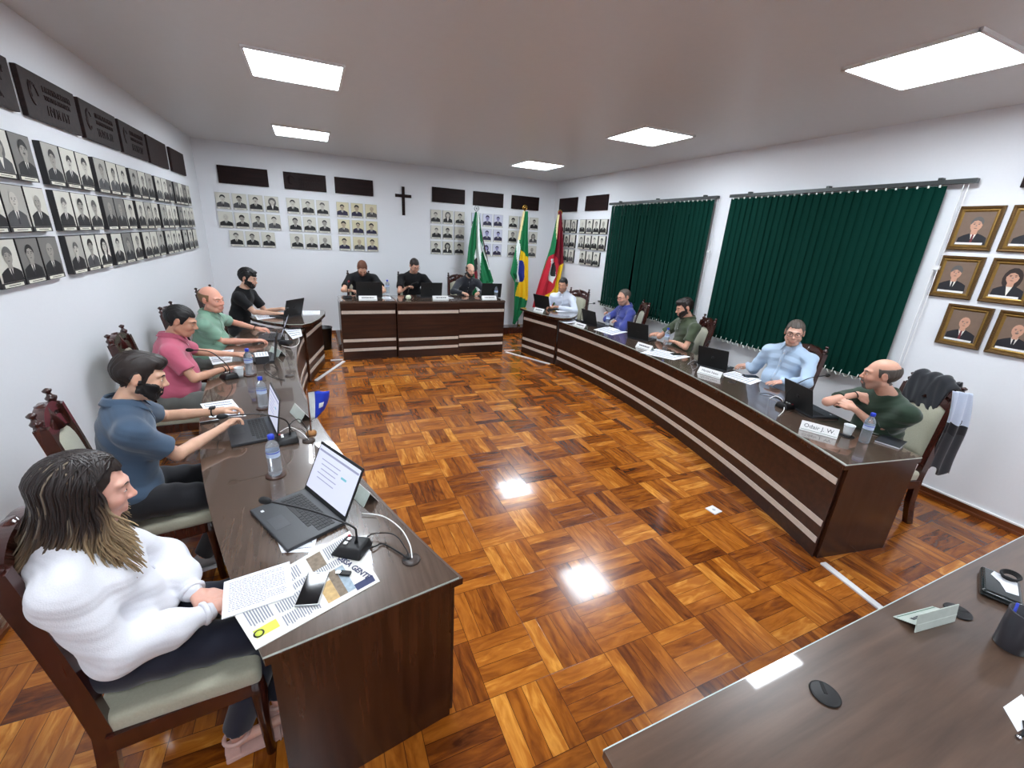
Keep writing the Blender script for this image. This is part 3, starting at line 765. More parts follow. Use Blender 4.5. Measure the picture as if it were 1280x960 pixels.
for dx in (-0.38, 0.02, 0.30): mb.lathe([(0.02, 0.14), (0.022, 0.16), (0.016, 0.17)], M_BRASS, 12, T(dx, 0, 0))
mb.build('pole_socket', t)
# waste bin by the back wall
t = thing('waste_bin', 'black waste bin on the floor beside the head desk', 'waste bin', (0.06, 7.75, 0))
mb = MB(); mb.lathe([(0.10, 0.0), (0.105, 0.01), (0.135, 0.36), (0.14, 0.365), (0.14, 0.375), (0.132, 0.375), (0.10, 0.02), (0.001, 0.015)], M_BLACK, 28); mb.build('bucket', t)
mb = MB(); mb.tube([(0.139*math.cos(a), 0.139*math.sin(a), 0.37) for a in [2*PI*k/28 for k in range(28)]], 0.006, M_INKB, 6, closed=True); mb.build('liner_rim', t)
# white sensor plate lying on the floor
p = at(892, 638, 0)
t = thing('floor_plate', 'small white square plate lying on the parquet floor', 'floor plate', (p.x, p.y, 0), 0.1)
mb = MB(); mb.box((0, 0, 0.004), (0.09, 0.09, 0.008), M_WHITE, bev=0.003); mb.build('plate', t)
mb = MB(); mb.lathe([(0.014, 0.008), (0.012, 0.0095)], M_SILVER, 14); mb.build('cap', t)
# ================================================================== chairs
def make_chair(label, x, y, rz, z=0.0, proto=[None]):
    """high-backed carved chair; the sitter looks along local +y"""
    if proto[0] is not None:
        c = copy_tree(proto[0]); c.location = (x, y, z); c.rotation_euler = (0, 0, rz); c['label'] = label
        return c
    t = thing('carved_chair', label, 'chair', (x, y, z), rz, 'carved high-backed chairs')
    proto[0] = t
    # seat cushion
    bm = bmesh.new(); bmesh.ops.create_cube(bm, size=1)
    for v in bm.verts: v.co = Vector((v.co.x*(0.50 if v.co.y > 0 else 0.44), v.co.y*0.46+0.0, v.co.z*0.075+0.435))
    bmesh.ops.bevel(bm, geom=list(bm.edges), offset=0.028, segments=4, profile=0.6, affect='EDGES')
    mb = MB(); mb.bm(bm, M_UPH, None, True); mb.build('seat', t)
    mb = MB()
    for (cx, cy, sx, sy) in ((0, 0.215, 0.46, 0.028), (0, -0.205, 0.42, 0.028), (0.222, 0, 0.028, 0.42), (-0.222, 0, 0.028, 0.42)):
        mb.box((cx, cy, 0.375), (sx, sy, 0.07), M_CHAIR, bev=0.004)
    mb.build('seat_rail', t)
    for s in (-1, 1):
        mb = MB(); mb.tube([(s*0.215, 0.205, 0.40), (s*0.217, 0.21, 0.33), (s*0.22, 0.21, 0.2), (s*0.222, 0.215, 0.0)], [0.026, 0.029, 0.021, 0.017], M_CHAIR, 10); mb.build('front_leg', t)
        # rear leg rising into the back post
        mb = MB()
        P = [(0.20, -0.30, 0.0), (0.202, -0.235, 0.20), (0.205, -0.215, 0.42), (0.202, -0.235, 0.60), (0.192, -0.275, 0.85), (0.183, -0.315, 1.07)]
        for i in range(5):
            a = Vector((s*P[i][0], P[i][1], P[i][2])); b = Vector((s*P[i+1][0], P[i+1][1], P[i+1][2])); w = 0.021; d = 0.026
            vs = [(q.x+sx*w, q.y+sy*d, q.z) for q in (a, b) for sx, sy in ((-1, -1), (1, -1), (1, 1), (-1, 1))]
            mb.add(vs, [(0, 1, 5, 4), (1, 2, 6, 5), (2, 3, 7, 6), (3, 0, 4, 7)]+([(3, 2, 1, 0)] if i == 0 else [])+([(4, 5, 6, 7)] if i == 4 else []), M_CHAIR)
        mb.build('rear_leg', t)
        mb = MB(); mb.lathe([(0.018, 0), (0.024, 0.006), (0.013, 0.014), (0.022, 0.028), (0.024, 0.038), (0.012, 0.05), (0.009, 0.06), (0.018, 0.070), (0.019, 0.078), (0.006, 0.086), (0.001, 0.088)], M_CHAIR, 14, T(s*0.182, -0.318, 1.066)@RX(0.18))
        mb.build('finial', t)
    # upholstered back panel with arched top
    def back(y_off):
        def f(u, v):
            x = (u-0.5)*(0.365-0.045*v)
            arch = 0.055*(1-(2*u-1)**2)
            z = 0.56+v*(0.40+arch)
            y = -0.225-(z-0.56)*0.19+y_off*(1-min(1, abs(2*u-1)**6))*(1-min(1, abs(2*v-1)**8))
            return (x, y, z)
        return f
    mb = MB(); mb.grid(back(0.035), 14, 14, M_UPH); mb.grid(back(-0.03), 14, 14, M_UPH); mb.build('backrest', t)
    mb = MB()
    def lean(z): return -0.225-(z-0.56)*0.19
    mb.box((0, lean(0.545), 0.545), (0.39, 0.03, 0.05), M_CHAIR, bev=0.005); mb.build('lower_rail', t); mb = MB()
    N = 18
    def band(z0, h0, z1, h1, x):
        """carved arch band swept across the back"""
        vs = []; 
        for i in range(N+1):
            u = i/N*2-1; xx = u*x; a = z0+h0*(1-u*u); b = z1+h1*(1-abs(u)**2.6)
            for z, yy in ((a, 0.02), (b, 0.02), (b, -0.02), (a, -0.02)): vs.append((xx, lean(z)+yy, z))
        fs = []
        for i in range(N):
            for k in range(4): fs.append((i*4+k, i*4+(k+1) % 4, (i+1)*4+(k+1) % 4, (i+1)*4+k))
        fs += [(0, 3, 2, 1), (N*4, N*4+1, N*4+2, N*4+3)]
        mb.add(vs, fs, M_CHAIR)
    band(0.945, 0.055, 0.995, 0.06, 0.178)
    band(1.035, 0.04, 1.065, 0.055, 0.180)
    for s in (-1, 1):
        mb.tube([(s*(0.082+0.05*math.cos(a)), lean(1.04), 1.045+0.033*math.sin(a)) for a in [2*PI*k/16 for k in range(16)]], 0.014, M_CHAIR, 8, closed=True)
    mb.tube([(0, lean(1.0), 1.0), (0, lean(1.08), 1.07), (0, lean(1.15), 1.125)], [0.045, 0.03, 0.02], M_CHAIR, 10)
    mb.build('crest_rail', t)
    return t

# ================================================================== sculpted surfaces
class Field:
    """solid described by smoothly joined round shapes, meshed as one closed surface"""
    def __init__(s, lo, hi, h):
        s.h = h; s.lo = np.array(lo, dtype=np.float32)-2*h
        n = np.ceil((np.array(hi, dtype=np.float32)+2*h-s.lo)/h).astype(int)+1
        s.n = n; s.F = np.full(n, 0.05, dtype=np.float32)
    def sub(s, lo, hi, pad):
        a = np.maximum(0, np.floor((np.array(lo)-pad-s.lo)/s.h).astype(int)); b = np.minimum(s.n, np.ceil((np.array(hi)+pad-s.lo)/s.h).astype(int)+1)
        if np.any(b <= a): return None
        sl = tuple(slice(int(p), int(q)) for p, q in zip(a, b))
        ax = [(s.lo[i]+s.h*np.arange(a[i], b[i])).astype(np.float32) for i in range(3)]
        return sl, ax[0][:, None, None], ax[1][None, :, None], ax[2][None, None, :]
    def join(s, sl, d, k, mode):
        F = s.F[sl]
        if mode == 'add':
            h = np.maximum(k-np.abs(F-d), 0)/k if k > 0 else 0
            s.F[sl] = np.minimum(F, d)-h*h*k*0.25
        elif mode == 'cut':
            d = -d
            h = np.maximum(k-np.abs(F-d), 0)/k if k > 0 else 0
            s.F[sl] = np.maximum(F, d)+h*h*k*0.25
    def cone(s, a, b, ra, rb, k=0.01, mode='add'):
        a = np.array(a, dtype=np.float32); b = np.array(b, dtype=np.float32); r = max(ra, rb)
        q = s.sub(np.minimum(a, b)-r, np.maximum(a, b)+r, 0.03+k)
        if q is None: return
        sl, X, Y, Z = q; ba = b-a; L = float(ba@ba)+1e-9
        t = np.clip(((X-a[0])*ba[0]+(Y-a[1])*ba[1]+(Z-a[2])*ba[2])/L, 0, 1)
        d = np.sqrt((X-a[0]-ba[0]*t)**2+(Y-a[1]-ba[1]*t)**2+(Z-a[2]-ba[2]*t)**2)-(ra+(rb-ra)*t)
        s.join(sl, d, k, mode)
    def ell(s, c, r, M=None, k=0.01, mode='add', clip=None):
        """ellipsoid; M: 3x3 rotation; clip: (point, normal) half-spaces removed (side the normal points to)"""
        R = max(r); q = s.sub(np.array(c)-R, np.array(c)+R, 0.03+k)
        if q is None: return
        sl, X, Y, Z = q; x, y, z = X-c[0], Y-c[1], Z-c[2]
        if M is not None:
            M = np.array(M, dtype=np.float32)
            x, y, z = (M[0, 0]*x+M[1, 0]*y+M[2, 0]*z, M[0, 1]*x+M[1, 1]*y+M[2, 1]*z, M[0, 2]*x+M[1, 2]*y+M[2, 2]*z)
        k0 = np.sqrt((x/r[0])**2+(y/r[1])**2+(z/r[2])**2); k1 = np.sqrt((x/r[0]**2)**2+(y/r[1]**2)**2+(z/r[2]**2)**2)+1e-6
        d = k0*(k0-1)/k1
        d = np.where(k0 < 0.15, -min(r), d)
        if clip:
            for p, nrm in clip:
                d = np.maximum(d, (X-p[0])*nrm[0]+(Y-p[1])*nrm[1]+(Z-p[2])*nrm[2])
        s.join(sl, d.astype(np.float32), k, mode)
    def half(s, p, nrm, k=0.004, near=None):
        """cut away everything on the side the normal points to, optionally only within near = (centre, radius)"""
        if near is None: lo, hi = s.lo, s.lo+s.h*s.n
        else: lo, hi = np.array(near[0])-near[1], np.array(near[0])+near[1]
        q = s.sub(lo, hi, 0)
        if q is None: return
        sl, X, Y, Z = q
        d = -((X-p[0])*nrm[0]+(Y-p[1])*nrm[1]+(Z-p[2])*nrm[2])
        if near is not None:
            e = np.sqrt((X-near[0][0])**2+(Y-near[0][1])**2+(Z-near[0][2])**2)-near[1]
            d = np.maximum(d, e)
        s.join(sl, d, k, 'cut')
    def mesh(s, wrinkle=None):
        F = s.F
        if wrinkle is not None: F = F+wrinkle(s)
        S = F < 0; n = S.shape
        def cell(o): return S[o[0]:n[0]-1+o[0], o[1]:n[1]-1+o[1], o[2]:n[2]-1+o[2]]
        cnt = np.zeros([k-1 for k in n], dtype=np.uint8)
        C = [(a, b, c) for a in (0, 1) for b in (0, 1) for c in (0, 1)]
        for o in C: cnt += cell(o)
        act = np.argwhere((cnt > 0) & (cnt < 8))
        idx = np.full(cnt.shape, -1, dtype=np.int32); idx[act[:, 0], act[:, 1], act[:, 2]] = np.arange(len(act))
        P = np.zeros((len(act), 3), dtype=np.float32); W_ = np.zeros(len(act), dtype=np.float32)
        val = {o: F[act[:, 0]+o[0], act[:, 1]+o[1], act[:, 2]+o[2]] for o in C}
        for a in C:
            for ax in range(3):
                if a[ax]: continue
                b = list(a); b[ax] = 1; b = tuple(b)
                va, vb = val[a], val[b]; m = (va < 0) != (vb < 0)
                t = np.where(m, va/np.where(m, va-vb, 1), 0)
                p = np.zeros_like(P); p[:] = a; p[:, ax] = t
                P[m] += p[m]; W_[m] += 1
        P = P/W_[:, None]; V = s.lo+s.h*(act+P)
        faces = []
        for ax in range(3):
            b, c = (ax+1) % 3, (ax+2) % 3
            sl0 = [slice(None)]*3; sl1 = [slice(None)]*3; sl0[ax] = slice(0, n[ax]-1); sl1[ax] = slice(1, n[ax])
            s0 = S[tuple(sl0)]; s1 = S[tuple(sl1)]
            e = np.argwhere(s0 != s1)
            e = e[(e[:, b] > 0) & (e[:, c] > 0) & (e[:, b] < n[b]-1) & (e[:, c] < n[c]-1)]
            flip = s0[e[:, 0], e[:, 1], e[:, 2]]
            def at_(db, dc):
                q = e.copy(); q[:, b] -= db; q[:, c] -= dc
                return idx[q[:, 0], q[:, 1], q[:, 2]]
            q = np.stack([at_(1, 1), at_(0, 1), at_(0, 0), at_(1, 0)], 1)
            q[~flip] = q[~flip][:, ::-1]
            faces.append(q)
        return V, np.concatenate(faces)
def relax(V, Fc, it=1, w=0.5):
    for _ in range(it):
        acc = np.zeros_like(V); c = np.zeros(len(V))
        for i in range(4):
            a, b = Fc[:, i], Fc[:, (i+1) % 4]
            for k in range(3):
                acc[:, k] += np.bincount(a, V[b, k], len(V))+np.bincount(b, V[a, k], len(V))
            c += np.bincount(a, minlength=len(V))+np.bincount(b, minlength=len(V))
        V = V*(1-w)+w*acc/np.maximum(c, 1)[:, None]
    return V
def link_np(name, V, Fc, m, parent, origin, col=None):
    me = bpy.data.meshes.new(name)
    V = np.asarray(V, dtype=np.float32)-np.array(origin, dtype=np.float32)
    me.vertices.add(len(V)); me.vertices.foreach_set('co', V.ravel())
    me.loops.add(len(Fc)*4); me.loops.foreach_set('vertex_index', Fc.astype(np.int32).ravel())
    me.polygons.add(len(Fc)); me.polygons.foreach_set('loop_start', np.arange(0, len(Fc)*4, 4, dtype=np.int32))
    me.update(calc_edges=True); me.validate()
    me.polygons.foreach_set('use_smooth', np.ones(len(me.polygons), dtype=bool))
    me.materials.append(m)
    if col is not None:
        a = me.color_attributes.new('Tint', 'FLOAT_COLOR', 'POINT')
        a.data.foreach_set('color', np.concatenate([col, np.ones((len(col), 1))], 1).astype(np.float32).ravel())
    o = bpy.data.objects.new(name, me); COL.objects.link(o)
    if parent is not None: o.parent = parent
    return o
def skin_mat():
    m, nt, b = new_mat('skin')
    a = nt.nodes.new('ShaderNodeAttribute'); a.attribute_name = 'Tint'
    n = noise_bump(nt, b, 90, 0.12, 4, 0.001)
    r = nt.nodes.new('ShaderNodeMapRange'); r.inputs['To Min'].default_value = 0.93; r.inputs['To Max'].default_value = 1.07
    nt.links.new(n.outputs['Fac'], r.inputs['Value'])
    v = nt.nodes.new('ShaderNodeVectorMath'); v.operation = 'SCALE'
    nt.links.new(a.outputs['Color'], v.inputs[0]); nt.links.new(r.outputs['Result'], v.inputs['Scale'])
    nt.links.new(v.outputs['Vector'], b.inputs['Base Color'])
    b.inputs['Roughness'].default_value = 0.45; b.inputs['Specular IOR Level'].default_value = 0.4
    b.inputs['Subsurface Weight'].default_value = 0.12; b.inputs['Subsurface Radius'].default_value = (0.01, 0.004, 0.002); b.inputs['Subsurface Scale'].default_value = 0.5
    return m
M_SKIN = skin_mat()
M_EYE = mat('eye_white', (225, 220, 214), 0.2, bump=0.0); M_IRIS = mat('eye_iris', (50, 34, 26), 0.15, bump=0.0)
M_SPEC = mat('spectacle_frame', (20, 18, 20), 0.3, bump=0.0)
M_SOLE = mat('shoe_sole', (205, 205, 205), 0.6, bump=0.1)
def nrm(v): return v/(np.linalg.norm(v)+1e-9)
def axes(f, up=(0, 0, 1)):
    f = nrm(np.array(f, dtype=float)); r = nrm(np.cross(f, up)); u = np.cross(r, f)
    return np.stack([r, f, u], 1)          # columns: right, forward, up
def ik(S, W, a, b, hint):
    S, W, hint = map(lambda q: np.array(q, dtype=float), (S, W, hint)); d = W-S; L = np.linalg.norm(d)
    if L > (a+b)*0.995: W = S+d/L*(a+b)*0.995; d = W-S; L = np.linalg.norm(d)
    x = (a*a-b*b+L*L)/(2*L); h = math.sqrt(max(a*a-x*x, 0)); u = d/L
    p = hint-u*(hint@u); p = nrm(p)
    return S+u*x+p*h, W
def noise3(X, Y, Z, s, seed=0):
    """cheap smooth wobble"""
    o = seed*1.7
    return (np.sin(X*s+1.3*np.sin(Y*s*0.7+o)+o)*np.sin(Y*s*0.9+1.1*np.sin(Z*s*0.8+o)+2*o)+np.sin(Z*s*1.1+1.2*np.sin(X*s*0.6+o)))*0.5
class Person:
    def __init__(s, label, head, yaw, hyaw=None, hpitch=0, hroll=0, seat=None, hands=None, skin=(205, 160, 135), h=0.006, build=1.0,
                 shirt=None, trousers=None, elbow_out=0.35, wide=1.0, group=None, head_scale=1.0, belly=0.0, back=0.0, drop=0.0):
        """head: centre of the head; yaw: heading of the body (0 = +y, grows clockwise towards +x) in degrees"""
        s.h = h; s.wide = wide; s.belly = belly
        s.label = label; s.head = np.array(head, dtype=float); s.yaw = math.radians(yaw)
        s.Fw = np.array([math.sin(s.yaw), math.cos(s.yaw), 0]); s.Rt = np.array([math.cos(s.yaw), -math.sin(s.yaw), 0]); s.Up = np.array([0, 0, 1.0])
        hy = math.radians(yaw if hyaw is None else hyaw); hp = math.radians(hpitch)
        f = np.array([math.sin(hy)*math.cos(hp), math.cos(hy)*math.cos(hp), math.sin(hp)])
        M = axes(f); rr = math.radians(hroll)
        M = np.stack([M[:, 0]*math.cos(rr)+M[:, 2]*math.sin(rr), M[:, 1], -M[:, 0]*math.sin(rr)+M[:, 2]*math.cos(rr)], 1)
        s.HM = M; s.hs = head_scale
        s.pelvis = np.array(seat, dtype=float)
        s.sk = np.array(lin(skin)[:3])
        # neck base sits below and behind the head
        s.neck = s.head-M[:, 2]*0.122*head_scale-M[:, 1]*0.028+np.array([0, 0, -0.014-drop])-s.Fw*(0.02+back)
        sw = 0.178*wide
        tors = nrm(s.neck-s.pelvis)
        s.chest = s.neck-tors*0.16-s.Fw*0.005
        s.mid = (s.chest+s.pelvis)/2-s.Fw*0.02+s.Fw*belly*0.3
        s.sh = {k: s.neck+s.Rt*sg*sw-np.array([0, 0, 0.098])+s.Fw*0.005 for k, sg in (('R', 1), ('L', -1))}
        s.hip = {k: s.pelvis+s.Rt*sg*0.095 for k, sg in (('R', 1), ('L', -1))}
        s.root = thing('person', label, 'person', tuple(s.pelvis*np.array([1, 1, 0])), 0, group)
        s.org = s.pelvis*np.array([1, 1, 0])
        s.hands = hands; s.elb = {}; s.wr = {}
        for k, sg in (('R', 1), ('L', -1)):
            hd = hands[k]; W0 = np.array(hd['w'], dtype=float)
            if 'sh' in hd: s.sh[k] = s.sh[k]+np.array(hd['sh'])
            if 'e' in hd:
                E = np.array(hd['e'], dtype=float); d = E-s.sh[k]; E = s.sh[k]+nrm(d)*min(max(np.linalg.norm(d), 0.24), 0.33)
                d = W0-E; W_ = E+nrm(d)*min(max(np.linalg.norm(d), 0.22), 0.285)
            else:
                hint = hd.get('hint', s.Rt*sg*elbow_out-s.Up*0.9-s.Fw*0.15)
                E, W_ = ik(s.sh[k], W0, 0.29, 0.255, hint)
            s.elb[k] = E; s.wr[k] = W_
        kz = 0.06
        s.knee = {}; s.ank = {}
    def legs(s, spread=0.13, reach=0.43, foot=None, zf=0.0, kz=0.51, shin=0.05):
        for k, sg in (('R', 1), ('L', -1)):
            s.knee[k] = s.hip[k]*np.array([1, 1, 0])+s.Fw*reach+s.Rt*sg*(spread-0.095)+np.array([0, 0, kz+zf])
            if foot and k in foot: s.ank[k] = np.array(foot[k], dtype=float)
            else: s.ank[k] = s.knee[k]*np.array([1, 1, 0])+s.Fw*shin+np.array([0, 0, 0.09+zf])
        return s
    def H(s, x, y, z): return s.head+s.HM@(np.array([x, y, z])*s.hs)
    def arm_radii(s): return 0.044, 0.036, 0.024
    def build(s, sleeve='short', bare=False, female=False, beard=None, face=None):
        h = s.h; H = s.H; hs = s.hs; M = s.HM
        pts = [s.head+0.16, s.head-0.16, s.pelvis+0.2, s.pelvis-0.2, s.neck+0.12]+[p+q for p in list(s.elb.values())+list(s.wr.values())+list(s.sh.values()) for q in (0.2, -0.2)]
        pts += [p+q for p in list(s.knee.values())+list(s.ank.values()) for q in (0.1, -0.1)]
        A = np.array(pts); lo, hi = A.min(0), A.max(0)
        F = Field(lo, hi, h)
        # torso (under the clothes)
        w = s.wide
        TM = axes(s.Fw, (0, 0, 1))
        up = nrm(s.neck-s.pelvis); fw = nrm(s.Fw-up*(s.Fw@up)); TM = np.stack([np.cross(fw, up), fw, up], 1); s.TM = TM
        F.ell(s.chest, (0.135*w, 0.085, 0.15), TM, 0.04)
        F.ell(s.mid, (0.12*w, 0.085, 0.17), TM, 0.04)
        F.ell(s.pelvis+s.Up*0.05, (0.14*w, 0.10, 0.10), TM, 0.04)
        for k in 'RL':
            F.cone(s.sh[k], s.neck-s.Up*0.045, 0.04, 0.045, 0.03)
            F.cone(s.hip[k]+s.Up*0.03, s.knee[k], 0.068, 0.045, 0.03); F.cone(s.knee[k], s.ank[k], 0.045, 0.030, 0.02)
            ft = s.ank[k]+s.Fw*0.14; ft[2] = s.ank[k][2]-0.06
            F.cone(s.ank[k]-s.Up*0.055, ft, 0.022, 0.018, 0.02); F.cone(s.ank[k]+s.Up*0.0, s.ank[k]-s.Up*0.055, 0.028, 0.024, 0.01)
            F.cone(s.sh[k], s.elb[k], 0.043, 0.034, 0.02)
            mid = s.elb[k]*0.62+s.wr[k]*0.38
            F.cone(s.elb[k], mid, 0.034, 0.033, 0.012); F.cone(mid, s.wr[k], 0.033, 0.0215, 0.01)
        # neck
        F.cone(s.neck-s.Up*0.02, H(0, -0.018, -0.075), 0.058 if not female else 0.05, 0.052 if not female else 0.044, 0.025)
        s.head_shape(F, female)
        for k in 'RL': s.hand_shape(F, k)
        q = F.sub(s.head-0.15, s.head+0.15, 0); s.hf = (F.F[q[0]].copy(), np.array([q[1].ravel()[0], q[2].ravel()[0], q[3].ravel()[0]]))
        V, Fc = F.mesh()
        V = relax(V, Fc, 1, 0.35)
        # tint
        L = ((V-s.head)@M)/hs
        col = np.tile(s.sk, (len(V), 1)); nearh = np.linalg.norm(V-s.head, axis=1) < 0.2
        def blend(mask, c, a):
            m = (mask*a)[:, None]*nearh[:, None]; col[:] = col*(1-m)+np.array(lin(c)[:3])*m
        g = lambda x, y, z, r: np.exp(-(((np.abs(L[:, 0])-x)/r[0])**2+((L[:, 1]-y)/r[1])**2+((L[:, 2]-z)/r[2])**2))
        red = s.sk*np.array([1.05, 0.62, 0.55]); rc = tuple(255*(c**(1/2.2)) for c in np.clip(red, 0, 1))
        blend(g(0.038, 0.075, -0.025, (0.026, 0.04, 0.022)), rc, 0.22)
        blend(g(0, 0.112, -0.025, (0.014, 0.03, 0.016)), rc, 0.25)
        blend(g(0.078, -0.01, 0, (0.014, 0.03, 0.035)), rc, 0.3)
        lip = (176, 96, 92) if not female else (186, 92, 94)
        blend(np.clip(g(0, 0.10, -0.066, (0.024, 0.03, 0.0085))*1.8, 0, 1), lip, 0.5)
        if beard == 'stubble':
            mk = np.clip((-0.028-L[:, 2])*60, 0, 1)*np.clip((L[:, 1]+0.01)*50, 0, 1)*(1-np.clip(g(0, 0.1, -0.066, (0.026, 0.04, 0.012))*1.8, 0, 1))
            blend(mk*np.clip((0.14+L[:, 2])*40, 0, 1), (92, 76, 68), 0.5)
        # finger creases read a little redder at the tips
        s.body = link_np('body', V, Fc, M_SKIN, s.root, s.org, col)
        s.eyes(female)
        return s
    def head_shape(s, F, female):
        H = s.H; k = s.hs; M = s.HM
        E = lambda c, r, kk=0.012, mode='add': F.ell(H(*c), tuple(q*k for q in r), M, kk, mode)
        E((0, -0.018, 0.032), (0.074, 0.096, 0.084), 0.01)
        E((0, 0.028, -0.02), (0.062, 0.068, 0.085), 0.025)
        F.cone(H(-0.026, 0.052, -0.085), H(0.026, 0.052, -0.085), 0.024*k, 0.024*k, 0.02)          # jaw front
        F.cone(H(0, 0.066, -0.098), H(0, 0.060, -0.085), 0.019*k, 0.022*k, 0.014)
        for sg in (-1, 1):
            F.cone(H(sg*0.052, -0.002, -0.055), H(sg*0.022, 0.055, -0.092), 0.020*k, 0.018*k, 0.022)
            E((sg*0.037, 0.066, -0.028), (0.022, 0.02, 0.022), 0.02)
            # brow
            F.cone(H(sg*0.012, 0.088, 0.024), H(sg*0.046, 0.072, 0.026), 0.009*k, 0.008*k, 0.015)
        for sg in (-1, 1):
            E((sg*0.032, 0.102, 0.004), (0.019, 0.017, 0.013), 0.012, 'cut')
            E((sg*0.031, 0.078, 0.003), (0.0135, 0.0125, 0.011), 0.005)
        # nose
        F.cone(H(0, 0.087, 0.014), H(0, 0.108, -0.024), 0.0075*k, 0.0105*k, 0.012)
        E((0, 0.109, -0.027), (0.0115, 0.012, 0.0095), 0.008)
        for sg in (-1, 1): E((sg*0.012, 0.099, -0.031), (0.0078, 0.010, 0.007), 0.006)
        # mouth
        E((0, 0.086, -0.062), (0.028, 0.014, 0.02), 0.014)
        F.cone(H(-0.017, 0.095, -0.0605), H(0.017, 0.095, -0.0605), 0.0055*k, 0.0055*k, 0.004)
        F.cone(H(-0.015, 0.094, -0.0715), H(0.015, 0.094, -0.0715), 0.0068*k, 0.0068*k, 0.004)
        F.cone(H(-0.022, 0.1025, -0.066), H(0.022, 0.1025, -0.066), 0.002*k, 0.002*k, 0.003, 'cut')
        # ears
        for sg in (-1, 1):
            F.ell(H(sg*0.077, -0.012, 0.0), (0.0085*k, 0.020*k, 0.032*k), M, 0.006)
            F.ell(H(sg*0.087, -0.006, 0.003), (0.006*k, 0.011*k, 0.017*k), M, 0.004, 'cut')
    def eyes(s, female):
        k = s.hs
        for sg in (-1, 1):
            mb = MB(); c = s.H(sg*0.031, 0.0785, 0.0015)-s.org
            R = Matrix([[*s.HM[i]] for i in range(3)]).to_4x4()
            m = Matrix.Translation(Vector(c))@R
            prof = [(0.001, -1)]+[(math.sin(a), -math.cos(a)) for a in [PI*q/10 for q in range(1, 10)]]+[(0.001, 1)]
            n = 14
            vs = [(r*math.cos(2*PI*j/n)*0.0128*k, z*0.0132*k, r*math.sin(2*PI*j/n)*0.0052*k) for r, z in prof for j in range(n)]
            fs = [(i*n+j, i*n+(j+1) % n, (i+1)*n+(j+1) % n, (i+1)*n+j) for i in range(len(prof)-1) for j in range(n)]
            mb.add(vs, fs, M_EYE, True, m)
            vs = [(r*math.cos(2*PI*j/n)*0.0056*k, (0.0105+0.0032*z)*k, r*math.sin(2*PI*j/n)*0.0046*k) for r, z in prof for j in range(n)]
            mb.add(vs, fs, M_IRIS, True, m)
            mb.build('eye', s.root)
    def brow(s, m, th=0.0035, k0=1.0):
        for sg in (-1, 1):
            pts = [s.H(sg*x, y, z)-s.org for x, y, z in ((0.014, 0.0955, 0.020), (0.026, 0.0925, 0.026), (0.038, 0.086, 0.0255), (0.048, 0.076, 0.020))]
            mb = MB(); mb.tube(pts, [th*0.8, th*1.2, th, th*0.4], m, 8, flat=1.0); mb.build('eyebrow', s.root)
    def hand_shape(s, F, k):
        hd = s.hands[k]; sg = 1 if k == 'R' else -1
        W_ = s.wr[k]; d = np.array(hd.get('d', nrm(s.wr[k]-s.elb[k])), dtype=float); d = nrm(d)
        up = np.array(hd.get('n', (0, 0, 1)), dtype=float)      # back of the hand
        M = axes(d, up); rt, fw, bk = M[:, 0], M[:, 1], M[:, 2]
        curl = hd.get('curl', 0.5); sp = hd.get('spread', 1.0)
        th = -rt*sg     # side of the thumb (palm down: right hand thumb points left)
        if hd.get('palm_up'): th = rt*sg
        P = lambda x, y, z: W_+th*x+fw*y+bk*z
        F.cone(W_, P(0, 0.03, 0), 0.0215, 0.022, 0.01)
        F.ell(P(0.002, 0.055, -0.001), (0.040, 0.046, 0.0145), np.stack([th, fw, bk], 1), 0.012)
        fl = [(0.030, 0.092, 0.068, 0.0082), (0.010, 0.097, 0.077, 0.0085), (-0.011, 0.094, 0.071, 0.0080), (-0.030, 0.086, 0.056, 0.0072)]
        for i, (x, y, L, r) in enumerate(fl):
            a = P(x*0.85, y-0.035, 0.0); b = P(x*1.02, y, 0.001)
            F.cone(a, b, 0.0115, r*1.12, 0.008)
            ang = 0.0; p = b; side = th*x*1.2*sp; c_ = curl*(1+0.12*i)
            for q, fr in enumerate((0.46, 0.30, 0.24)):
                ang += c_*(0.55, 0.75, 0.5)[q]
                dr = nrm(fw*math.cos(ang)-bk*math.sin(ang)+side*1.5*math.cos(ang))
                e = p+dr*L*fr; F.cone(p, e, r*(1-0.07*q), r*(1-0.07*(q+1)), 0.0035); p = e
        tc = hd.get('thumb', 0.5)
        a = P(0.018, 0.022, -0.004); b = P(0.042, 0.052, -0.010); c = P(0.048-0.012*tc, 0.082, -0.014-0.012*tc); e = P(0.042-0.03*tc, 0.105, -0.018-0.016*tc)
        F.cone(a, b, 0.0155, 0.0115, 0.010); F.cone(b, c, 0.0115, 0.0098, 0.004); F.cone(c, e, 0.0098, 0.008, 0.004)
    # ---------------------------------------------------------- clothes
    def shirt(s, m, sleeve='short', hem=0.02, neck=0.075, loose=0.018, wr=0.0035, puff=False, seed=1, vneck=0.0, bust_=False, h=None, sl=0.70):
        h = h or max(s.h, 0.005); w = s.wide; TM = s.TM; up = TM[:, 2]; fw = TM[:, 1]; rt = TM[:, 0]
        P_ = [s.pelvis+0.3, s.pelvis-0.3, s.neck+0.15]+[p+q for p in list(s.elb.values())+list(s.sh.values())+(list(s.wr.values()) if sleeve == 'long' else []) for q in (0.14, -0.14)]
        A = np.array(P_); F = Field(A.min(0), A.max(0), h)
        L = loose
        # sleeves first, cut off at the cuff, then the torso joined on
        T_ = F; F = Field(A.min(0), A.max(0), h)
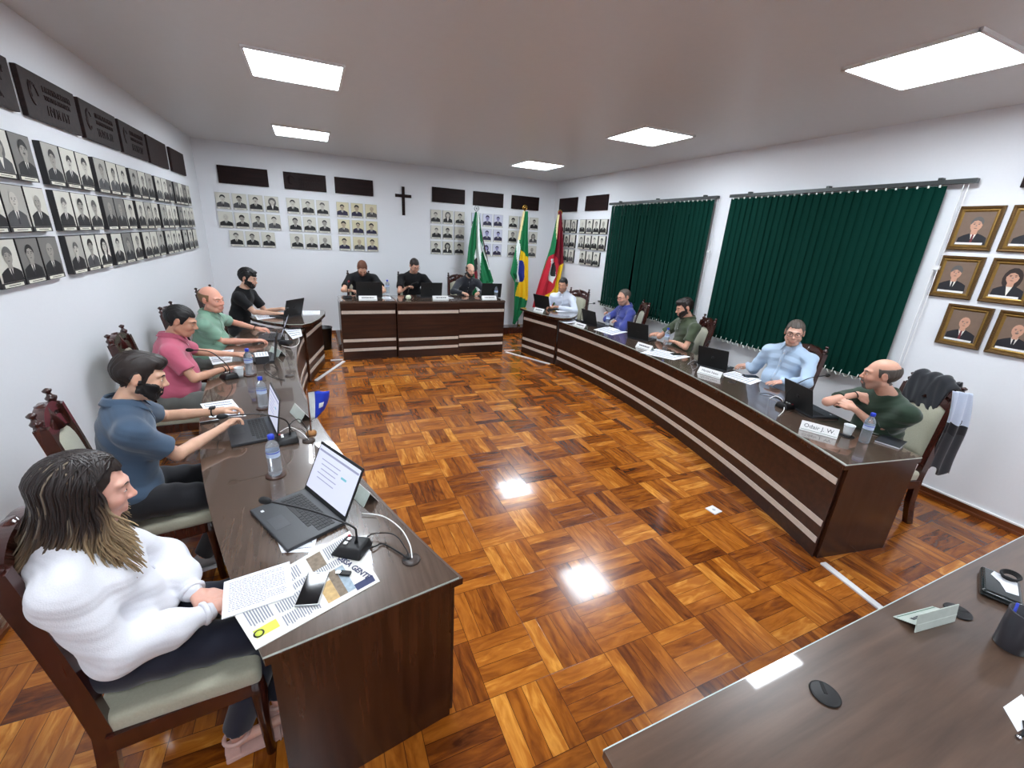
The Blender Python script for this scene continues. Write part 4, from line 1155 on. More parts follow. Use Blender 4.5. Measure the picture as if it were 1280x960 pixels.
        for k, sg in (('R', 1), ('L', -1)):
            S, E, W_ = s.sh[k], s.elb[k], s.wr[k]
            if sleeve == 'short':
                r0 = 0.056+L*0.3; r1 = 0.047+L*0.8
                F.cone(S, S+(E-S)*1.05, r0, r1, 0.02)
            else:
                if puff:
                    mid = E*0.45+W_*0.55
                    F.cone(S, E, 0.064, 0.060, 0.03); F.cone(E, mid, 0.060, 0.060, 0.03); F.cone(mid, W_-nrm(W_-E)*0.035, 0.060, 0.036, 0.02)
                    F.cone(W_-nrm(W_-E)*0.045, W_-nrm(W_-E)*0.005, 0.031, 0.031, 0.002)
                else:
                    F.cone(S, E, 0.060, 0.047+L*0.3, 0.025); F.cone(E, W_-nrm(W_-E)*0.03, 0.047+L*0.3, 0.033, 0.02)
                    F.cone(W_-nrm(W_-E)*0.05, W_-nrm(W_-E)*0.012, 0.0335, 0.0335, 0.002)
        if sleeve == 'short':
            for k in 'RL':
                S, E = s.sh[k], s.elb[k]; d = nrm(E-S); e = S+(E-S)*sl
                F.half(e, d, 0.003, (S+(E-S)*(sl+0.42), 0.165))
        SL = F; F = T_
        F.ell(s.chest-fw*0.0, (0.158*w+L*0.3, 0.108+L*0.4+s.belly*0.15, 0.17), TM, 0.035)
        for k, sg in (('R', 1), ('L', -1)):
            F.cone(s.neck-up*0.055+rt*sg*0.02-fw*0.01, s.sh[k]-rt*sg*0.01, 0.062, 0.054+L*0.3, 0.045)
            F.ell(s.chest+rt*sg*0.07+fw*(0.028 if not bust_ else 0.07)-up*(0.0 if not bust_ else 0.02), (0.09, 0.065 if not bust_ else 0.075, 0.10 if not bust_ else 0.085), TM, 0.05)
        F.cone(s.neck-up*0.02, s.neck-up*0.10, 0.072, 0.10, 0.03)
        F.ell(s.mid+fw*(0.01+s.belly*0.5), (0.145*w+L*0.5, 0.112+L*0.5+s.belly, 0.18), TM, 0.05)
        F.ell(s.pelvis+s.Up*0.06+fw*s.belly*0.4, (0.165*w+L*0.4, 0.125+L*0.4+s.belly*0.6, 0.11), TM, 0.05)
        kk = 0.04; hh = np.maximum(kk-np.abs(F.F-SL.F), 0)/kk; F.F = np.minimum(F.F, SL.F)-hh*hh*kk*0.25; del SL
        # neckline opening and hem
        nc = s.neck+up*0.030+fw*0.012
        F.ell(nc+fw*vneck*0.5, (neck, neck+vneck, 0.040+vneck*0.6), TM, 0.008, 'cut')
        F.half(s.pelvis+np.array([0, 0, hem-0.02]), (0, 0, -1), 0.006, (s.pelvis-np.array([0, 0, 0.14]), 0.30))
        def wrk(f):
            ax = [(f.lo[i]+f.h*np.arange(f.n[i])).astype(np.float32) for i in range(3)]
            X, Y, Z = ax[0][:, None, None], ax[1][None, :, None], ax[2][None, None, :]
            u = X*fw[0]+Y*fw[1]; v = X*rt[0]+Y*rt[1]
            a = np.sin((Z*1.0+u*0.55)*70+3*np.sin(v*11+seed)+2*np.sin(Z*9+seed*2))
            b = np.sin(v*38+Z*22+2.5*np.sin(u*13+seed*3))
            return (wr*(0.6*a*np.abs(a)+0.5*b)).astype(np.float32)
        V, Fc = F.mesh(wrk if wr else None); V = relax(V, Fc, 1, 0.4)
        return link_np('shirt', V, Fc, m, s.root, s.org)
    def trousers_(s, m, h=None, seed=1):
        h = h or max(s.h*1.3, 0.007); A = np.array([p+q for p in [s.pelvis]+list(s.knee.values())+list(s.ank.values()) for q in (0.22, -0.22)])
        F = Field(A.min(0), A.max(0), h); w = s.wide
        F.ell(s.pelvis+s.Up*0.03, (0.165*w, 0.125, 0.115), s.TM, 0.03)
        for k in 'RL':
            F.cone(s.hip[k]+s.Up*0.015, s.knee[k], 0.088*w, 0.065, 0.035)
            lo = s.ank[k]*0.97+s.knee[k]*0.03+s.Up*0.0
            F.cone(s.knee[k], lo, 0.063, 0.050, 0.02)
            d = nrm(s.ank[k]-s.knee[k]); F.half(s.ank[k]-d*0.01, d, 0.003, (s.ank[k]+d*0.09, 0.11))
        def wrk(f):
            ax = [(f.lo[i]+f.h*np.arange(f.n[i])).astype(np.float32) for i in range(3)]
            X, Y, Z = ax[0][:, None, None], ax[1][None, :, None], ax[2][None, None, :]
            return (0.003*np.sin((X*s.Fw[0]+Y*s.Fw[1])*60+2*np.sin(Z*15)+3*np.sin((X*s.Rt[0]+Y*s.Rt[1])*12+seed))).astype(np.float32)
        V, Fc = F.mesh(wrk); V = relax(V, Fc, 1, 0.4)
        return link_np('trousers', V, Fc, m, s.root, s.org)
    def shoes(s, m, sole=None, zf=0.0):
        for k in 'RL':
            a = s.ank[k]; f = s.Fw; g = np.array([0, 0, zf+0.0]); base = a*np.array([1, 1, 0])
            mb = MB(); M4 = Matrix(((s.Rt[0], s.Fw[0], 0, a[0]-s.org[0]), (s.Rt[1], s.Fw[1], 0, a[1]-s.org[1]), (0, 0, 1, zf), (0, 0, 0, 1)))
            def ring(y, w_, z0, z1): return [(w_*math.cos(t_)*0.5, y, z0+(z1-z0)*(0.5+0.5*math.sin(t_))) for t_ in [2*PI*q/14 for q in range(14)]]
            R_ = [ring(-0.065, 0.03, 0.02, 0.05), ring(-0.06, 0.062, 0.012, 0.085), ring(-0.03, 0.074, 0.012, 0.105), ring(0.02, 0.078, 0.012, 0.10), ring(0.07, 0.082, 0.012, 0.075), ring(0.13, 0.09, 0.012, 0.055), ring(0.175, 0.078, 0.012, 0.045), ring(0.20, 0.035, 0.016, 0.035)]
            vs = [p for r_ in R_ for p in r_]; n = 14
            fs = [(i*n+j, i*n+(j+1) % n, (i+1)*n+(j+1) % n, (i+1)*n+j) for i in range(7) for j in range(n)]+[tuple(range(n))[::-1], tuple(7*n+j for j in range(n))]
            mb.add(vs, fs, m, True, M4); o = mb.build('shoe', s.root)
            ms = MB(); ol = [(-0.034, -0.05), (-0.03, -0.07), (0, -0.078), (0.03, -0.07), (0.034, -0.05), (0.036, 0.02), (0.047, 0.12), (0.04, 0.18), (0.015, 0.207), (-0.02, 0.205), (-0.043, 0.17), (-0.046, 0.11), (-0.036, 0.02)]
            ms.prism(ol, 0.0, 0.02, sole or M_BLACK, M4); ms.build('sole', o)
    def hair(s, m, style='short', seed=0, vol=1.0, h=None, line=0.0, name='hair', burn=-0.012):
        """hair as a raised cap over the skull, trimmed to the hairline"""
        h = h or max(s.h*0.8, 0.003); H = s.H; M = s.HM; k = s.hs; lo = s.head-0.17; hi = s.head+0.17
        F = Field(lo, hi, h); ax = [(F.lo[i]+F.h*np.arange(F.n[i])).astype(np.float32) for i in range(3)]
        X, Y, Z = ax[0][:, None, None]-s.head[0], ax[1][None, :, None]-s.head[1], ax[2][None, None, :]-s.head[2]
        lx = (X*M[0, 0]+Y*M[1, 0]+Z*M[2, 0])/k; ly = (X*M[0, 1]+Y*M[1, 1]+Z*M[2, 1])/k; lz = (X*M[0, 2]+Y*M[1, 2]+Z*M[2, 2])/k
        def el(c, r):
            a, b, d = (lx-c[0])/r[0], (ly-c[1])/r[1], (lz-c[2])/r[2]; q = np.sqrt(a*a+b*b+d*d)
            return (q-1)*min(r)
        ab = np.abs(lx)
        FB, o0 = s.hf
        def body():
            q = [np.clip((a_-o_)/s.h, 0, n_-1.001) for a_, o_, n_ in zip(ax, o0, FB.shape)]
            i = [np.floor(v).astype(int) for v in q]; f = [v-j for v, j in zip(q, i)]
            r = 0
            for a_ in (0, 1):
                for b_ in (0, 1):
                    for c_ in (0, 1):
                        w_ = (f[0] if a_ else 1-f[0])[:, None, None]*(f[1] if b_ else 1-f[1])[None, :, None]*(f[2] if c_ else 1-f[2])[None, None, :]
                        r = r+w_*FB[np.ix_(i[0]+a_, i[1]+b_, i[2]+c_)]
            return r/k
        B = body()
        if style in ('short', 'quiff', 'fade', 'full'):
            tp = {'short': 0.006, 'quiff': 0.010, 'fade': 0.010, 'full': 0.018}[style]*vol; sd = {'short': 0.004, 'quiff': 0.0015, 'fade': 0.002, 'full': 0.011}[style]*vol
            d = el((0, -0.020, 0.030+tp*0.5), (0.075+sd, 0.098+sd+tp*0.2, 0.086+tp))
            # hairline: forehead rises, temples recede, sideburns in front of the ears
            front = 0.050+line+0.012*np.clip((ab-0.03)/0.03, 0, 1)
            side = np.interp(ly, [-0.12, -0.07, -0.042, -0.034, -0.022, -0.004, 0.006, 0.011, 0.018, 0.026, 0.034, 0.044, 0.052], [-0.045, -0.060, -0.052, -0.02, 0.028, 0.034, 0.020, burn, burn-0.004, burn+0.004, 0.018, 0.036, 0.05])
            fz = np.where(ly > 0.050, front, side)
            cutd = (fz-lz)
            d = np.maximum(d, cutd*0.8)
            if style == 'quiff':
                e2 = el((0.0, 0.048, 0.088), (0.056, 0.050, 0.034)); kq = 0.022; hq = np.maximum(kq-np.abs(d-e2), 0)/kq; d = np.minimum(d, e2)-hq*hq*kq*0.25
            if style == 'full':
                d = np.minimum(d, el((0.0, 0.045, 0.10), (0.055, 0.045, 0.024))); d = np.minimum(d, el((0.02, 0.075, 0.078), (0.035, 0.018, 0.016)))
        elif style == 'bald':
            d = el((0, -0.022, 0.028), (0.0785, 0.1015, 0.088))
            d = np.maximum(d, lz-(0.055 if vol > 0.5 else 0.03)-0.1*np.clip(-ly-0.02, 0, 1))
            fz = np.interp(ly, [-0.12, -0.07, -0.042, -0.034, -0.022, -0.004, 0.006, 0.011, 0.018, 0.024, 0.032], [-0.045, -0.060, -0.052, -0.02, 0.026, 0.032, 0.018, burn, burn-0.002, burn+0.014, 0.06])
            d = np.maximum(d, (fz-lz)*0.8); d = np.maximum(d, ly-0.03)
        elif style == 'thin':    # thinning crown: a low film over the skull
            d = el((0, -0.020, 0.031), (0.0775, 0.1005, 0.0875))
            side = np.interp(ly, [-0.12, -0.07, -0.042, -0.034, -0.022, -0.004, 0.006, 0.011, 0.018, 0.026, 0.036, 0.045], [-0.045, -0.060, -0.052, -0.02, 0.028, 0.034, 0.020, burn, burn, burn+0.02, 0.05, 0.075]); fz = np.where(ly > 0.045, 0.078+line, side)
            d = np.maximum(d, (fz-lz)*0.8)
        elif style in ('beard', 'goatee'):
            mouth = el((0, 0.10, -0.066), (0.021, 0.06, 0.0085))
            if style == 'beard':
                top = np.where(ab > 0.030, -0.036+1.3*np.clip(ab-0.045, 0, 0.03), -0.048+0.010*np.clip(1-ab/0.024, 0, 1)*0)
                mask = np.maximum(lz-top, -0.004-ly+0.25*np.clip(lz+0.03, -0.1, 0))
                mask = np.maximum(mask, -el((0, 0.12, -0.030), (0.019, 0.06, 0.018)))
            else:
                mask = np.maximum(ab-0.036-0.25*np.clip(-0.09-lz, -0.1, 0), lz+0.046)
            mask = np.maximum(mask, -mouth); mask = np.maximum(mask, -0.122-lz); mask = np.maximum(mask, (0.028+1.2*(-lz-0.085)-ly)*np.where(lz < -0.07, 1, 0)+np.where(lz < -0.07, 0, -1))
            d = np.maximum(B-(0.0015+0.0035*vol)*np.clip(-mask/0.016, 0.15, 1), mask*0.7)
        if style not in ('beard', 'goatee'): d = np.minimum(d, np.maximum(np.maximum(B-0.0025, (fz-lz)*0.8+0.001), np.maximum(-0.0-0.001+ly-0.03 if style == 'bald' else ly*0-1, (lz-(0.055 if vol > 0.5 else 0.03)-0.1*np.clip(-ly-0.02, 0, 1)) if style == 'bald' else lz*0-1)))
        str_ = np.sin(lx*430+2.5*np.sin(ly*60+seed)+1.7*np.sin(lz*70))*0.5+np.sin(lx*240+ly*90+2*np.sin(lz*45+seed))*0.5
        d = d+str_*(0.0020 if style != 'full' else 0.0030)
        F.F = (d*k).astype(np.float32)
        V, Fc = F.mesh()
        if len(Fc): return link_np(name, V, Fc, m, s.root, s.org)
    def glasses(s, m=None, lens=None, r=0.021):
        mb = MB(); m = m or M_SPEC
        O = Vector(s.org)
        for sg in (-1, 1):
            pts = [Vector(s.H(sg*0.032+math.cos(a)*r*1.12*(1 if abs(math.cos(a)) < 0.9 else 0.98), 0.1085-0.10*abs(sg*0.032+math.cos(a)*r)**1.0*0.35, 0.003+math.sin(a)*r*0.78))-O for a in [2*PI*k/18 for k in range(18)]]
            mb.tube(pts, 0.0019, m, 6, closed=True)
            mb.tube([Vector(s.H(sg*0.056, 0.100, 0.008))-O, Vector(s.H(sg*0.073, 0.075, 0.010))-O, Vector(s.H(sg*0.079, 0.0, 0.014))-O], 0.0019, m, 6)
        mb.tube([Vector(s.H(-0.010, 0.108, 0.008))-O, Vector(s.H(0, 0.112, 0.010))-O, Vector(s.H(0.010, 0.108, 0.008))-O], 0.0018, m, 6)
        mb.build('glasses', s.root)
    def collar(s, m, r=0.062, hgt=0.035, open_=0.42, lift=0.0, band=None, name='collar'):
        up, fw, rt = s.TM[:, 2], s.TM[:, 1], s.TM[:, 0]; up = nrm(up+s.Up*0.6)
        c = s.neck+up*(0.008+lift)-fw*0.002; n = 40
        mb = MB()
        def f(u, v):
            a = PI/2+open_*(1-0.0)+(2*PI-2*open_)*u
            # v: 0 inside bottom, .45 top fold, 1 outer edge
            ends = min(u, 1-u); pt = max(0, 1-ends/0.10)
            if v < 0.5: q = v/0.5; rr = r*lerp(1.08, 0.98, q); z = lerp(-0.02, hgt*0.75, q)
            else: q = (v-0.5)/0.5; rr = r*lerp(0.98, 1.28+0.34*pt, q); z = lerp(hgt*0.75, -0.010-0.03*pt, q)
            p = c+(rt*math.cos(a)+fw*math.sin(a)*1.08)*rr+up*(z-0.016*max(0, math.sin(a)))
            return tuple(p-s.org)
        mb.grid(f, n, 8, m); return mb.build(name, s.root, solid=0.0025)
    def placket(s, m, mbtn, n=3, L=0.13, full=False):
        up, fw, rt = s.TM[:, 2], s.TM[:, 1], s.TM[:, 0]
    def watch(s, k, m, r=0.026, t=0.65, w=0.008, face=None):
        a, b = s.elb[k], s.wr[k]; p = b-(b-a)*0.06; d = nrm(b-a); M = axes(d); mb = MB()
        mb.tube([tuple(p+M[:, 0]*r*math.cos(q)+M[:, 2]*r*math.sin(q)*0.9-s.org) for q in [2*PI*i/20 for i in range(20)]], w*0.5, m, 6, closed=True)
        if face is not None:
            c = p+M[:, 2]*r*0.92-s.org; mb.box(tuple(c), (0.034, 0.034, 0.010), face, bev=0.004)
        mb.build('watch' if face is not None else 'bracelet', s.root)
# ================================================================== the people and their chairs
FAB = {}
def fabric(n, c, sc=260, rough=0.85, sheen=0.25, var=0.04, bump=0.25): return mat('fabric_'+n, c, rough, scale=sc, var=var, bump=bump, sheen=sheen)
F_WHITEB = fabric('white_blouse', (214, 214, 220)); F_NAVY = fabric('navy_trousers', (22, 25, 42)); F_SLATE = fabric('slate_blue', (62, 82, 104))
F_PINK = fabric('dusty_pink', (190, 92, 116)); F_GREY = fabric('grey_trousers', (112, 114, 110)); F_MINT = fabric('mint', (128, 166, 144)); F_BLACK = fabric('black_cotton', (9, 10, 14), sheen=0.05)
F_WSHIRT = fabric('white_shirt', (218, 226, 240)); F_BLUE = fabric('royal_blue', (56, 66, 138)); F_OLIVE = fabric('olive', (62, 72, 50)); F_LIGHT = fabric('light_blue', (172, 194, 218), 400); F_FOREST = fabric('forest_green', (30, 52, 36))
F_CHAR = fabric('charcoal', (40, 42, 50)); F_DARK = fabric('dark_trousers', (18, 18, 24))
H_BLACK = mat('hair_black', (16, 13, 13), 0.5, scale=300, bump=0.4); H_BROWN = mat('hair_dark_brown', (34, 24, 20), 0.5, scale=300, bump=0.4)
H_RED = mat('hair_reddish', (98, 58, 38), 0.55, scale=300, bump=0.4); H_GREY = mat('hair_greying', (78, 70, 64), 0.6, scale=300, bump=0.4); H_SALT = mat('hair_salt', (92, 88, 84), 0.6, scale=300, bump=0.4)
H_SAND = mat('hair_sandy', (128, 98, 70), 0.6, scale=300, bump=0.4)
R3 = lambda v: tuple(v)
def chair_for(x, y, yaw, label, z=0.0): return make_chair(label, x, y, -math.radians(yaw), z)
CH = 'dark carved high-backed chair under the '
def buttons(p, ts, m):
    pass
def shirt_front(p, L, m, mb_, nb, yoff=0.002):
    """button strip laid on the chest along the torso axis, found by shooting onto the shirt"""
    sh = [c for c in p.root.children if c.name.startswith('shirt')]
    if not sh: return
    sh = sh[0]; up, fw, rt = p.TM[:, 2], p.TM[:, 1], p.TM[:, 0]
    from mathutils.bvhtree import BVHTree
    bvh = BVHTree.FromPolygons([v.co for v in sh.data.vertices], [list(q.vertices) for q in sh.data.polygons])
    pts = []
    for i in range(13):
        o = p.neck-up*(0.035+L*i/12)-p.org+fw*0.4
        hit = bvh.ray_cast(Vector(o), Vector(-fw))
        if hit[0] is not None: pts.append(hit[0]+Vector(fw)*yoff)
    if len(pts) < 3: return
    R_ = Vector(rt)*0.015
    vs = []
    for q in pts: vs += [q-R_, q+R_]
    mbx = MB(); mbx.add(vs, [(2*i, 2*i+1, 2*i+3, 2*i+2) for i in range(len(pts)-1)], m, True); mbx.build('button_placket', p.root, solid=0.003)
    for k in range(nb):
        q = pts[min(len(pts)-1, int((k+0.6)*len(pts)/nb))]+Vector(fw)*0.003
        mm = Matrix.Translation(q)@Matrix([[rt[i], up[i], fw[i]] for i in range(3)]).to_4x4()
        mbx = MB(); mbx.lathe([(0.0055, -0.001), (0.0058, 0.0005), (0.004, 0.0012), (0.001, 0.001)], mb_, 12, mm); mbx.build('button', p.root)
M_BTN = mat('button_pearl', (200, 200, 196), 0.3, bump=0.0)
# ---- 1: woman at the near left
chair_for(-0.55, 1.59, 84, CH+'woman in the white blouse')
p = Person('woman with long highlighted hair, white blouse and navy trousers, looking down at papers', (-0.69, 1.54, 1.195), 80, 70, -14, 2, (-0.72, 1.54, 0.575),
           {'R': dict(w=at(262, 764, 0.69), e=(-0.645, 1.335, 0.735), d=(0.75, 0.62, -0.05), n=(-0.1, -0.15, 1), curl=0.45),
            'L': dict(w=at(236, 733, 0.70), e=(-0.62, 1.76, 0.74), d=(0.75, -0.45, -0.1), n=(-0.1, 0.15, 1), curl=0.5)}, (214, 164, 146), 0.0036, wide=0.92, belly=0.03)
p.legs(0.12, 0.44, {'R': (-0.42, 1.43, 0.13), 'L': (-0.28, 1.52, 0.11)})
p.build(female=True)
p.shirt(F_WHITEB, 'long', 0.11, 0.06, 0.02, 0.004, puff=True, seed=2, vneck=0.01, bust_=True, h=0.004)
for k in 'RL':
    p.watch(k, F_WHITEB, 0.034, w=0.02)
p.trousers_(F_NAVY, 0.006, 1)
p.brow(H_BROWN, 0.002)
# sandals with blush straps and block heels
M_BLUSH = mat('blush_leather', (208, 170, 160), 0.5, bump=0.1)
for k in 'RL':
    a = p.ank[k]; M4 = Matrix(((p.Rt[0], p.Fw[0], 0, a[0]-p.org[0]), (p.Rt[1], p.Fw[1], 0, a[1]-p.org[1]), (0, 0, 1, 0), (0, 0, 0, 1)))
    mb = MB(); mb.prism([(-0.03, -0.05), (0.03, -0.05), (0.034, 0.03), (0.042, 0.11), (0.03, 0.175), (0, 0.185), (-0.036, 0.165), (-0.042, 0.10), (-0.032, 0.02)], 0.012, 0.028, M_BLUSH, M4)
    mb.box((0, -0.025, 0.03), (0.052, 0.05, 0.06), M_BLUSH, M4, bev=0.006); o = mb.build('sandal', p.root)
    mb = MB()
    for (y, z, w_) in ((0.10, 0.062, 0.046), (0.135, 0.052, 0.047)): mb.tube([M4@Vector((w_*math.cos(q), y, 0.022+(z-0.022)*math.sin(q))) for q in [PI*i/10 for i in range(11)]], 0.0075, M_BLUSH, 6, flat=0.6)
    mb.tube([M4@Vector((0.036*math.cos(q), -0.005+0.042*math.sin(q), 0.10)) for q in [2*PI*i/18 for i in range(18)]], 0.008, M_BLUSH, 6, closed=True)
    mb.build('ankle_strap', o)
# long wavy hair
def tint_mat(name, rough=0.5):
    m, nt, b = new_mat(name); a = nt.nodes.new('ShaderNodeAttribute'); a.attribute_name = 'Tint'
    nt.links.new(a.outputs['Color'], b.inputs['Base Color']); b.inputs['Roughness'].default_value = rough; return m
M_LONG = tint_mat('long_hair', 0.42)
def long_hair(p, n=1500):
    r = random.Random(5); H = lambda x, y, z: Vector(p.H(x, y, z)); O = Vector(p.org); vs = []; fs = []; cs = []
    col_ = lambda c: Vector(lin(c)[:3])
    dark, mid, blond, streak = col_((32, 23, 21)), col_((92, 70, 54)), col_((178, 152, 112)), col_((128, 114, 96))
    Fw, Rt = Vector(p.Fw), Vector(p.Rt); hy = Vector(p.HM[:, 1]); hy.z = 0; hy.normalize(); hx = Vector(p.HM[:, 0]); hx.z = 0; hx.normalize()
    for i in range(n):
        ph = r.uniform(-0.69*PI, 0.69*PI); lay = r.random()
        sx, sy = math.sin(ph), -math.cos(ph); fr = max(0.0, (abs(ph)-1.3)/1.0)
        ln = r.uniform(0.17, 0.33)+0.08*(1-fr); st = r.random() < 0.05; w0 = r.uniform(0.0022, 0.0042)
        pts = []; y0 = r.uniform(-0.07, 0.055); ex, ey = 0.080+0.011*lay, 0.102+0.014*lay
        for q in range(8):
            t_ = q/7; a = t_*PI/2*0.98
            q_ = math.sin(a); x = sx*ex*q_+0.010*(1-q_); y = (y0+0.018)*(1-q_)-0.018+sy*ey*q_
            y = min(y, 0.068-0.058*t_); rr_ = (x/ex)**2+((y+0.018)/ey)**2; z = 0.026+(0.093+0.008*lay)*math.sqrt(max(0.0, 1-rr_))
            pts.append(H(x, y, z))
        b_ = pts[-1]; lo_ = H(0, -0.02, 0); out = b_-lo_; out.z = 0; out.normalize(); f2 = r.uniform(0, 6.3)+ph*2; am = r.uniform(0.004, 0.010); sd = Vector((-out.y, out.x, 0))
        lock = math.sin(ph*9)*0.5+0.5
        for q in range(1, 17):
            t_ = q/16; z = b_.z-ln*t_
            pull = 0.030*math.sin(t_*PI*0.8)                       # gathers to the neck, then spreads over the shoulders
            flare = -pull*(1-fr)*0.6+0.045*t_**2.2
            fwd = Fw*(0.10*max(0.0, t_-0.35)**1.3)*fr-Fw*(0.03*t_+0.07*t_*t_)*(1-fr)
            wv = am*math.sin(f2*0.25+lock*2+t_*11)*t_**0.5
            pts.append(Vector((b_.x, b_.y, z))+out*(flare+wv*0.7)+sd*(wv-0.008*math.sin(ph*9)*t_)+fwd)
        o = len(vs); k = len(pts); nn = 4; up = None; g = r.uniform(0.75, 1.25); bl = r.random()
        for j, q in enumerate(pts):
            tg = (pts[min(j+1, k-1)]-pts[max(j-1, 0)]).normalized()
            if up is None: up = Vector((0.3, 0.2, 1))
            x_ = tg.cross(up).normalized(); y_ = x_.cross(tg).normalized(); up = y_
            rad = w0*(1.0 if j < k-6 else 1.0-0.14*(j-(k-6)))
            c = dark.lerp(mid, min(1, max(0, (j-10-5*bl)/9))); c = c.lerp(blond, min(1, max(0, (j-13-3*bl)/8))*((1.0 if fr > 0.1 else 0.4)*(0.4+0.6*bl)))
            if st: c = streak
            c = c*g
            for m_ in range(nn):
                an = 2*PI*m_/nn; vs.append(q-O+(x_*math.cos(an)*1.2+y_*math.sin(an)*0.6)*rad); cs.append((c.x, c.y, c.z, 1))
        for j in range(k-1):
            for m_ in range(nn): fs.append((o+j*nn+m_, o+j*nn+(m_+1) % nn, o+(j+1)*nn+(m_+1) % nn, o+(j+1)*nn+m_))
    me = bpy.data.meshes.new('hair'); me.from_pydata([tuple(v) for v in vs], [], fs); me.materials.append(M_LONG)
    a = me.color_attributes.new('Tint', 'FLOAT_COLOR', 'POINT'); a.data.foreach_set('color', [c for q in cs for c in q])
    me.polygons.foreach_set('use_smooth', [True]*len(fs)); o = bpy.data.objects.new('hair', me); COL.objects.link(o); o.parent = p.root
    o['label'] = 'long wavy dark brown hair with pale streaks and blond ends'; o['kind'] = 'stuff'
p.hair(H_BROWN, 'short', 3, 1.3, 0.004, 0.016, 'hair_cap')
long_hair(p)
# ---- 2: man in the slate blue polo
chair_for(-0.90, 2.66, 76, CH+'man in the slate blue polo')
p = Person('bearded man in a slate blue polo shirt working his hands over a laptop', (-0.845, 2.62, 1.225), 74, 77, -17, 0, (-0.97, 2.58, 0.575),
           {'R': dict(w=at(276, 536, 0.83), e=at(222, 568, 0.80), d=(0.6, 0.75, 0.22), n=(-0.45, 0.0, 1), curl=0.85, thumb=0.9),
            'L': dict(w=at(276, 514, 0.86), e=at(205, 520, 0.84), d=(0.9, 0.1, 0.1), n=(0.1, 0.3, 1), curl=0.85, thumb=0.9)}, (212, 168, 142), 0.0036, wide=1.08)
p.legs(0.14, 0.42, {'R': (-0.74, 2.62, 0.10), 'L': (-0.62, 2.82, 0.10)})
p.build()
p.shirt(F_SLATE, 'short', 0.0, 0.07, 0.02, 0.004, seed=4, h=0.0045); p.collar(F_SLATE, 0.066, 0.036); shirt_front(p, 0.13, F_SLATE, M_BTN, 2)
p.trousers_(F_DARK, 0.007); p.shoes(mat('grey_shoe', (150, 150, 150), 0.7), M_SOLE)
p.hair(H_BROWN, 'quiff', 1, 1.0, 0.003, 0.006, burn=-0.03); p.hair(H_BLACK, 'beard', 2, 1.2, 0.003, name='beard'); p.brow(H_BLACK)
p.watch('L', M_INKB, 0.029, face=M_INKB)
# ---- 3: man in the pink polo
chair_for(-1.10, 4.19, 86, CH+'man in the pink polo')
p = Person('dark-haired man in a dusty pink polo shirt typing at a laptop', (-1.01, 4.20, 1.20), 84, 92, -20, 0, (-1.13, 4.14, 0.575),
           {'R': dict(w=at(294, 457, 0.785), e=at(243, 473, 0.79), d=(0.95, 0.25, 0), curl=0.4),
            'L': dict(w=at(292, 443, 0.79), e=at(246, 440, 0.84), d=(0.9, 0.1, 0.0), curl=0.45)}, (200, 150, 124), 0.0046, wide=1.12, belly=0.04)
p.legs(0.15, 0.40); p.build()
p.shirt(F_PINK, 'short', 0.0, 0.07, 0.02, 0.004, seed=7, h=0.005); p.collar(F_PINK, 0.067, 0.034); shirt_front(p, 0.14, F_PINK, M_BTN, 2)
p.trousers_(F_GREY, 0.007); p.shoes(M_BLACK); p.hair(H_BLACK, 'short', 5, 1.3, 0.0035, 0.006); p.brow(H_BLACK); p.watch('R', M_INKB, 0.028)
# ---- 4: man in the mint polo
chair_for(-1.07, 5.38, 90, CH+'man in the mint green polo')
p = Person('heavy balding man in a mint green polo shirt, hands together on the desk', (-0.98, 5.28, 1.21), 98, 122, -6, -4, (-1.10, 5.32, 0.575),
           {'R': dict(w=at(322, 426, 0.785), e=at(275, 426, 0.79), d=(0.95, 0.2, 0), curl=0.6),
            'L': dict(w=at(322, 411, 0.80), e=at(292, 403, 0.85), d=(0.9, -0.3, 0), curl=0.7)}, (222, 162, 140), 0.005, wide=1.15, belly=0.05, head_scale=1.08)
p.legs(0.16, 0.40); p.build()
p.shirt(F_MINT, 'short', 0.0, 0.07, 0.022, 0.004, seed=9); p.collar(F_MINT, 0.070, 0.034); shirt_front(p, 0.15, F_MINT, M_BTN, 2)
p.trousers_(F_GREY); p.shoes(M_BLACK); p.hair(H_SAND, 'bald', 5, 1.0, 0.004); p.brow(H_SAND); p.watch('L', M_INKB, 0.030)
# ---- 5: man in black at the left corner desk
chair_for(-1.02, 6.74, 104, CH+'bearded man in black at the left corner desk')
p = Person('bearded young man in a black t-shirt using a laptop at the left corner desk', (-0.80, 6.68, 1.27), 106, 112, -14, 0, (-0.99, 6.74, 0.575),
           {'R': dict(w=at(344, 392, 0.85), e=at(318, 390, 0.86), d=(1, 0, 0), curl=0.35),
            'L': dict(w=at(352, 386, 0.85), d=(1, -0.2, 0), curl=0.35)}, (214, 170, 146), 0.0058, wide=1.05)
p.legs(0.14, 0.38); p.build(); p.shirt(F_BLACK, 'short', 0.0, 0.082, 0.02, 0.003, seed=3)
p.trousers_(F_DARK); p.shoes(M_BLACK); p.hair(H_BLACK, 'full', 5, 1.0, 0.004, burn=-0.03); p.hair(H_BLACK, 'beard', 2, 1.1, 0.004, name='beard'); p.brow(H_BLACK)
